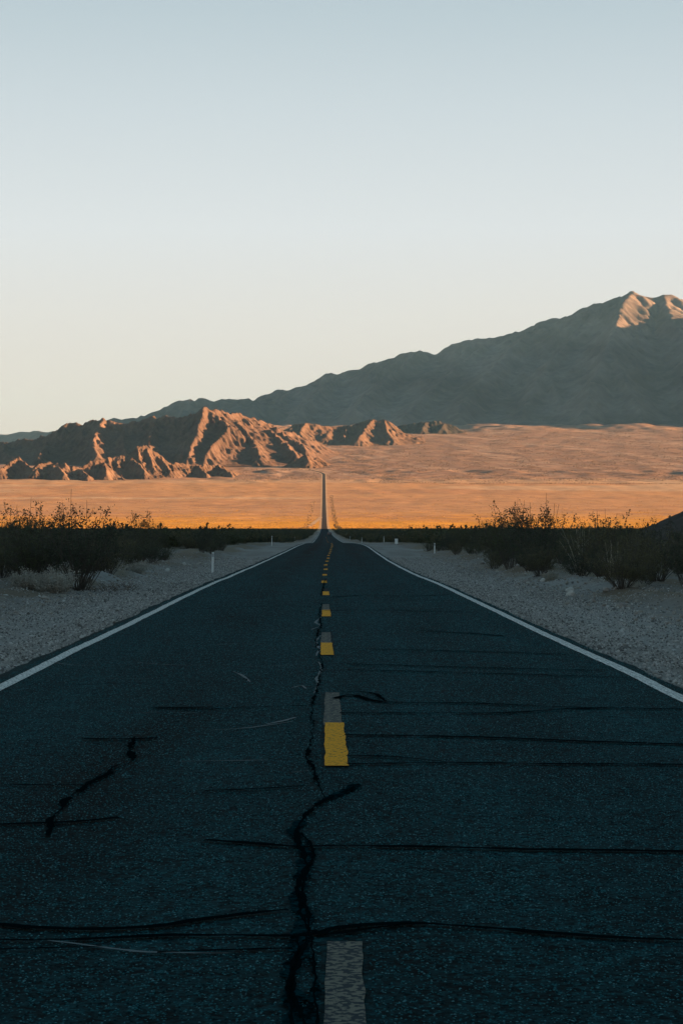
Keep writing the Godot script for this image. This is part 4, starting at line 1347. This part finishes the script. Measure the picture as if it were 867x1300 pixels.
func build_track() -> void:
	# a pale dirt track that leaves the road on the sunlit flat
	var v := PackedVector3Array()
	var nm := PackedVector3Array()
	var col := PackedColorArray()
	var uv2 := PackedVector2Array()
	var idx := PackedInt32Array()
	var n := 90
	for i in n + 1:
		var t := float(i) / n
		var d := lerpf(3450.0, 2150.0, t)
		var x := road_x(d) - 6.0 - 48.0 * pow(t, 1.4) - 7.0 * sin(t * 9.0) * t
		for s in [-3.2, 0.0, 3.2]:
			v.append(Vector3(x + s, maxf(ground_y(x + s, d), ground_y(x, d)) + 0.12, -d))
			nm.append(Vector3.UP)
			col.append(Color(0.56, 0.43, 0.29))
			uv2.append(Vector2(x + s, d))
	for i in n:
		for s in 2:
			var k := i * 3 + s
			idx.append_array([k, k + 1, k + 3, k + 1, k + 4, k + 3])
	var o := put("dirt_track", arrays(v, nm, idx, uv2, uv2, col), M.ground)
	tag(o, "pale dirt track branching left from the road on the sunlit flat", "track", "", "structure")

# ---------------------------------------------------------------- the scene
func sky_texture() -> ImageTexture:
	# a clear evening sky: cream at the horizon, grey blue above it, deeper blue overhead; the same all round
	var stops := [[-90.0, 60, 56, 54], [-3.0, 120, 108, 98], [0.0, 233, 212, 188], [2.0, 231, 218, 203], [4.6, 229, 225, 218], [6.9, 224, 228, 229], [10.0, 207, 217, 222], [13.0, 186, 202, 210], [20.0, 153, 180, 194], [42.0, 95, 133, 152], [90.0, 60, 98, 117]]
	var h := 2048
	var im := Image.create(16, h, false, Image.FORMAT_RGBF)
	for j in h:
		var el := 90.0 - (j + 0.5) / h * 180.0
		var k := 0
		while k < stops.size() - 2 and el > stops[k + 1][0]: k += 1
		var t := clampf((el - stops[k][0]) / (stops[k + 1][0] - stops[k][0]), 0.0, 1.0)
		var a := Color8(stops[k][1], stops[k][2], stops[k][3]).srgb_to_linear()
		var b := Color8(stops[k + 1][1], stops[k + 1][2], stops[k + 1][3]).srgb_to_linear()
		var c := a.lerp(b, t)
		for i in 16: im.set_pixel(i, j, Color(c.r / EXPOSURE, c.g / EXPOSURE, c.b / EXPOSURE))
	return ImageTexture.create_from_image(im)

func _ready() -> void:
	n_soft = noise(0.05, 11, 3)
	n_rough = noise(0.35, 12, 4)
	n_patch = noise(0.012, 13, 4)
	# camera: eye height 1.7 m, a 75 mm lens held upright
	var cam := Camera3D.new()
	cam.name = "camera"
	cam.fov = 27.01
	cam.near = 0.5
	cam.far = 60000.0
	add_child(cam)
	cam.position = Vector3(0.0, 1.7, 0.0)
	cam.rotation = Vector3(-atan(30.0 / 2706.0), -atan(25.0 / 2706.0), 0.0)
	cam.current = true
	var env := Environment.new()
	env.background_mode = Environment.BG_SKY
	var sky := Sky.new()
	var pano := PanoramaSkyMaterial.new()
	pano.panorama = sky_texture()
	sky.sky_material = pano
	env.sky = sky
	env.tonemap_mode = Environment.TONE_MAPPER_LINEAR
	env.tonemap_exposure = EXPOSURE
	env.fog_enabled = true
	env.fog_density = 0.000011
	env.fog_light_color = Color(0.55, 0.80, 1.0)
	env.sdfgi_enabled = true
	env.ssao_enabled = true
	env.ssil_enabled = true
	var we := WorldEnvironment.new()
	we.name = "environment"
	we.environment = env
	add_child(we)
	var sun := DirectionalLight3D.new()
	sun.name = "sun"
	sun.light_color = Color(1.0, 0.75, 0.515)
	sun.light_energy = 1.6
	sun.light_angular_distance = 0.5
	sun.shadow_enabled = true
	add_child(sun)
	var el := deg_to_rad(SUN_EL)
	var az := deg_to_rad(SUN_AHEAD)
	sun.look_at_from_position(Vector3.ZERO, Vector3(-cos(el) * cos(az), -sin(el), cos(el) * sin(az)))

	make_profile()
	make_materials()
	print("materials ", Time.get_ticks_msec())
	build_ground()
	print("ground ", Time.get_ticks_msec())
	var road := build_road()
	build_hills()
	print("hills ", Time.get_ticks_msec())
	build_track()
	build_markings(road)
	build_cracks(road)
	build_aggregate(road)
	build_plants()
	print("plants ", Time.get_ticks_msec())
	build_car()
	build_posts()
	build_stones()
	print("done ", Time.get_ticks_msec())
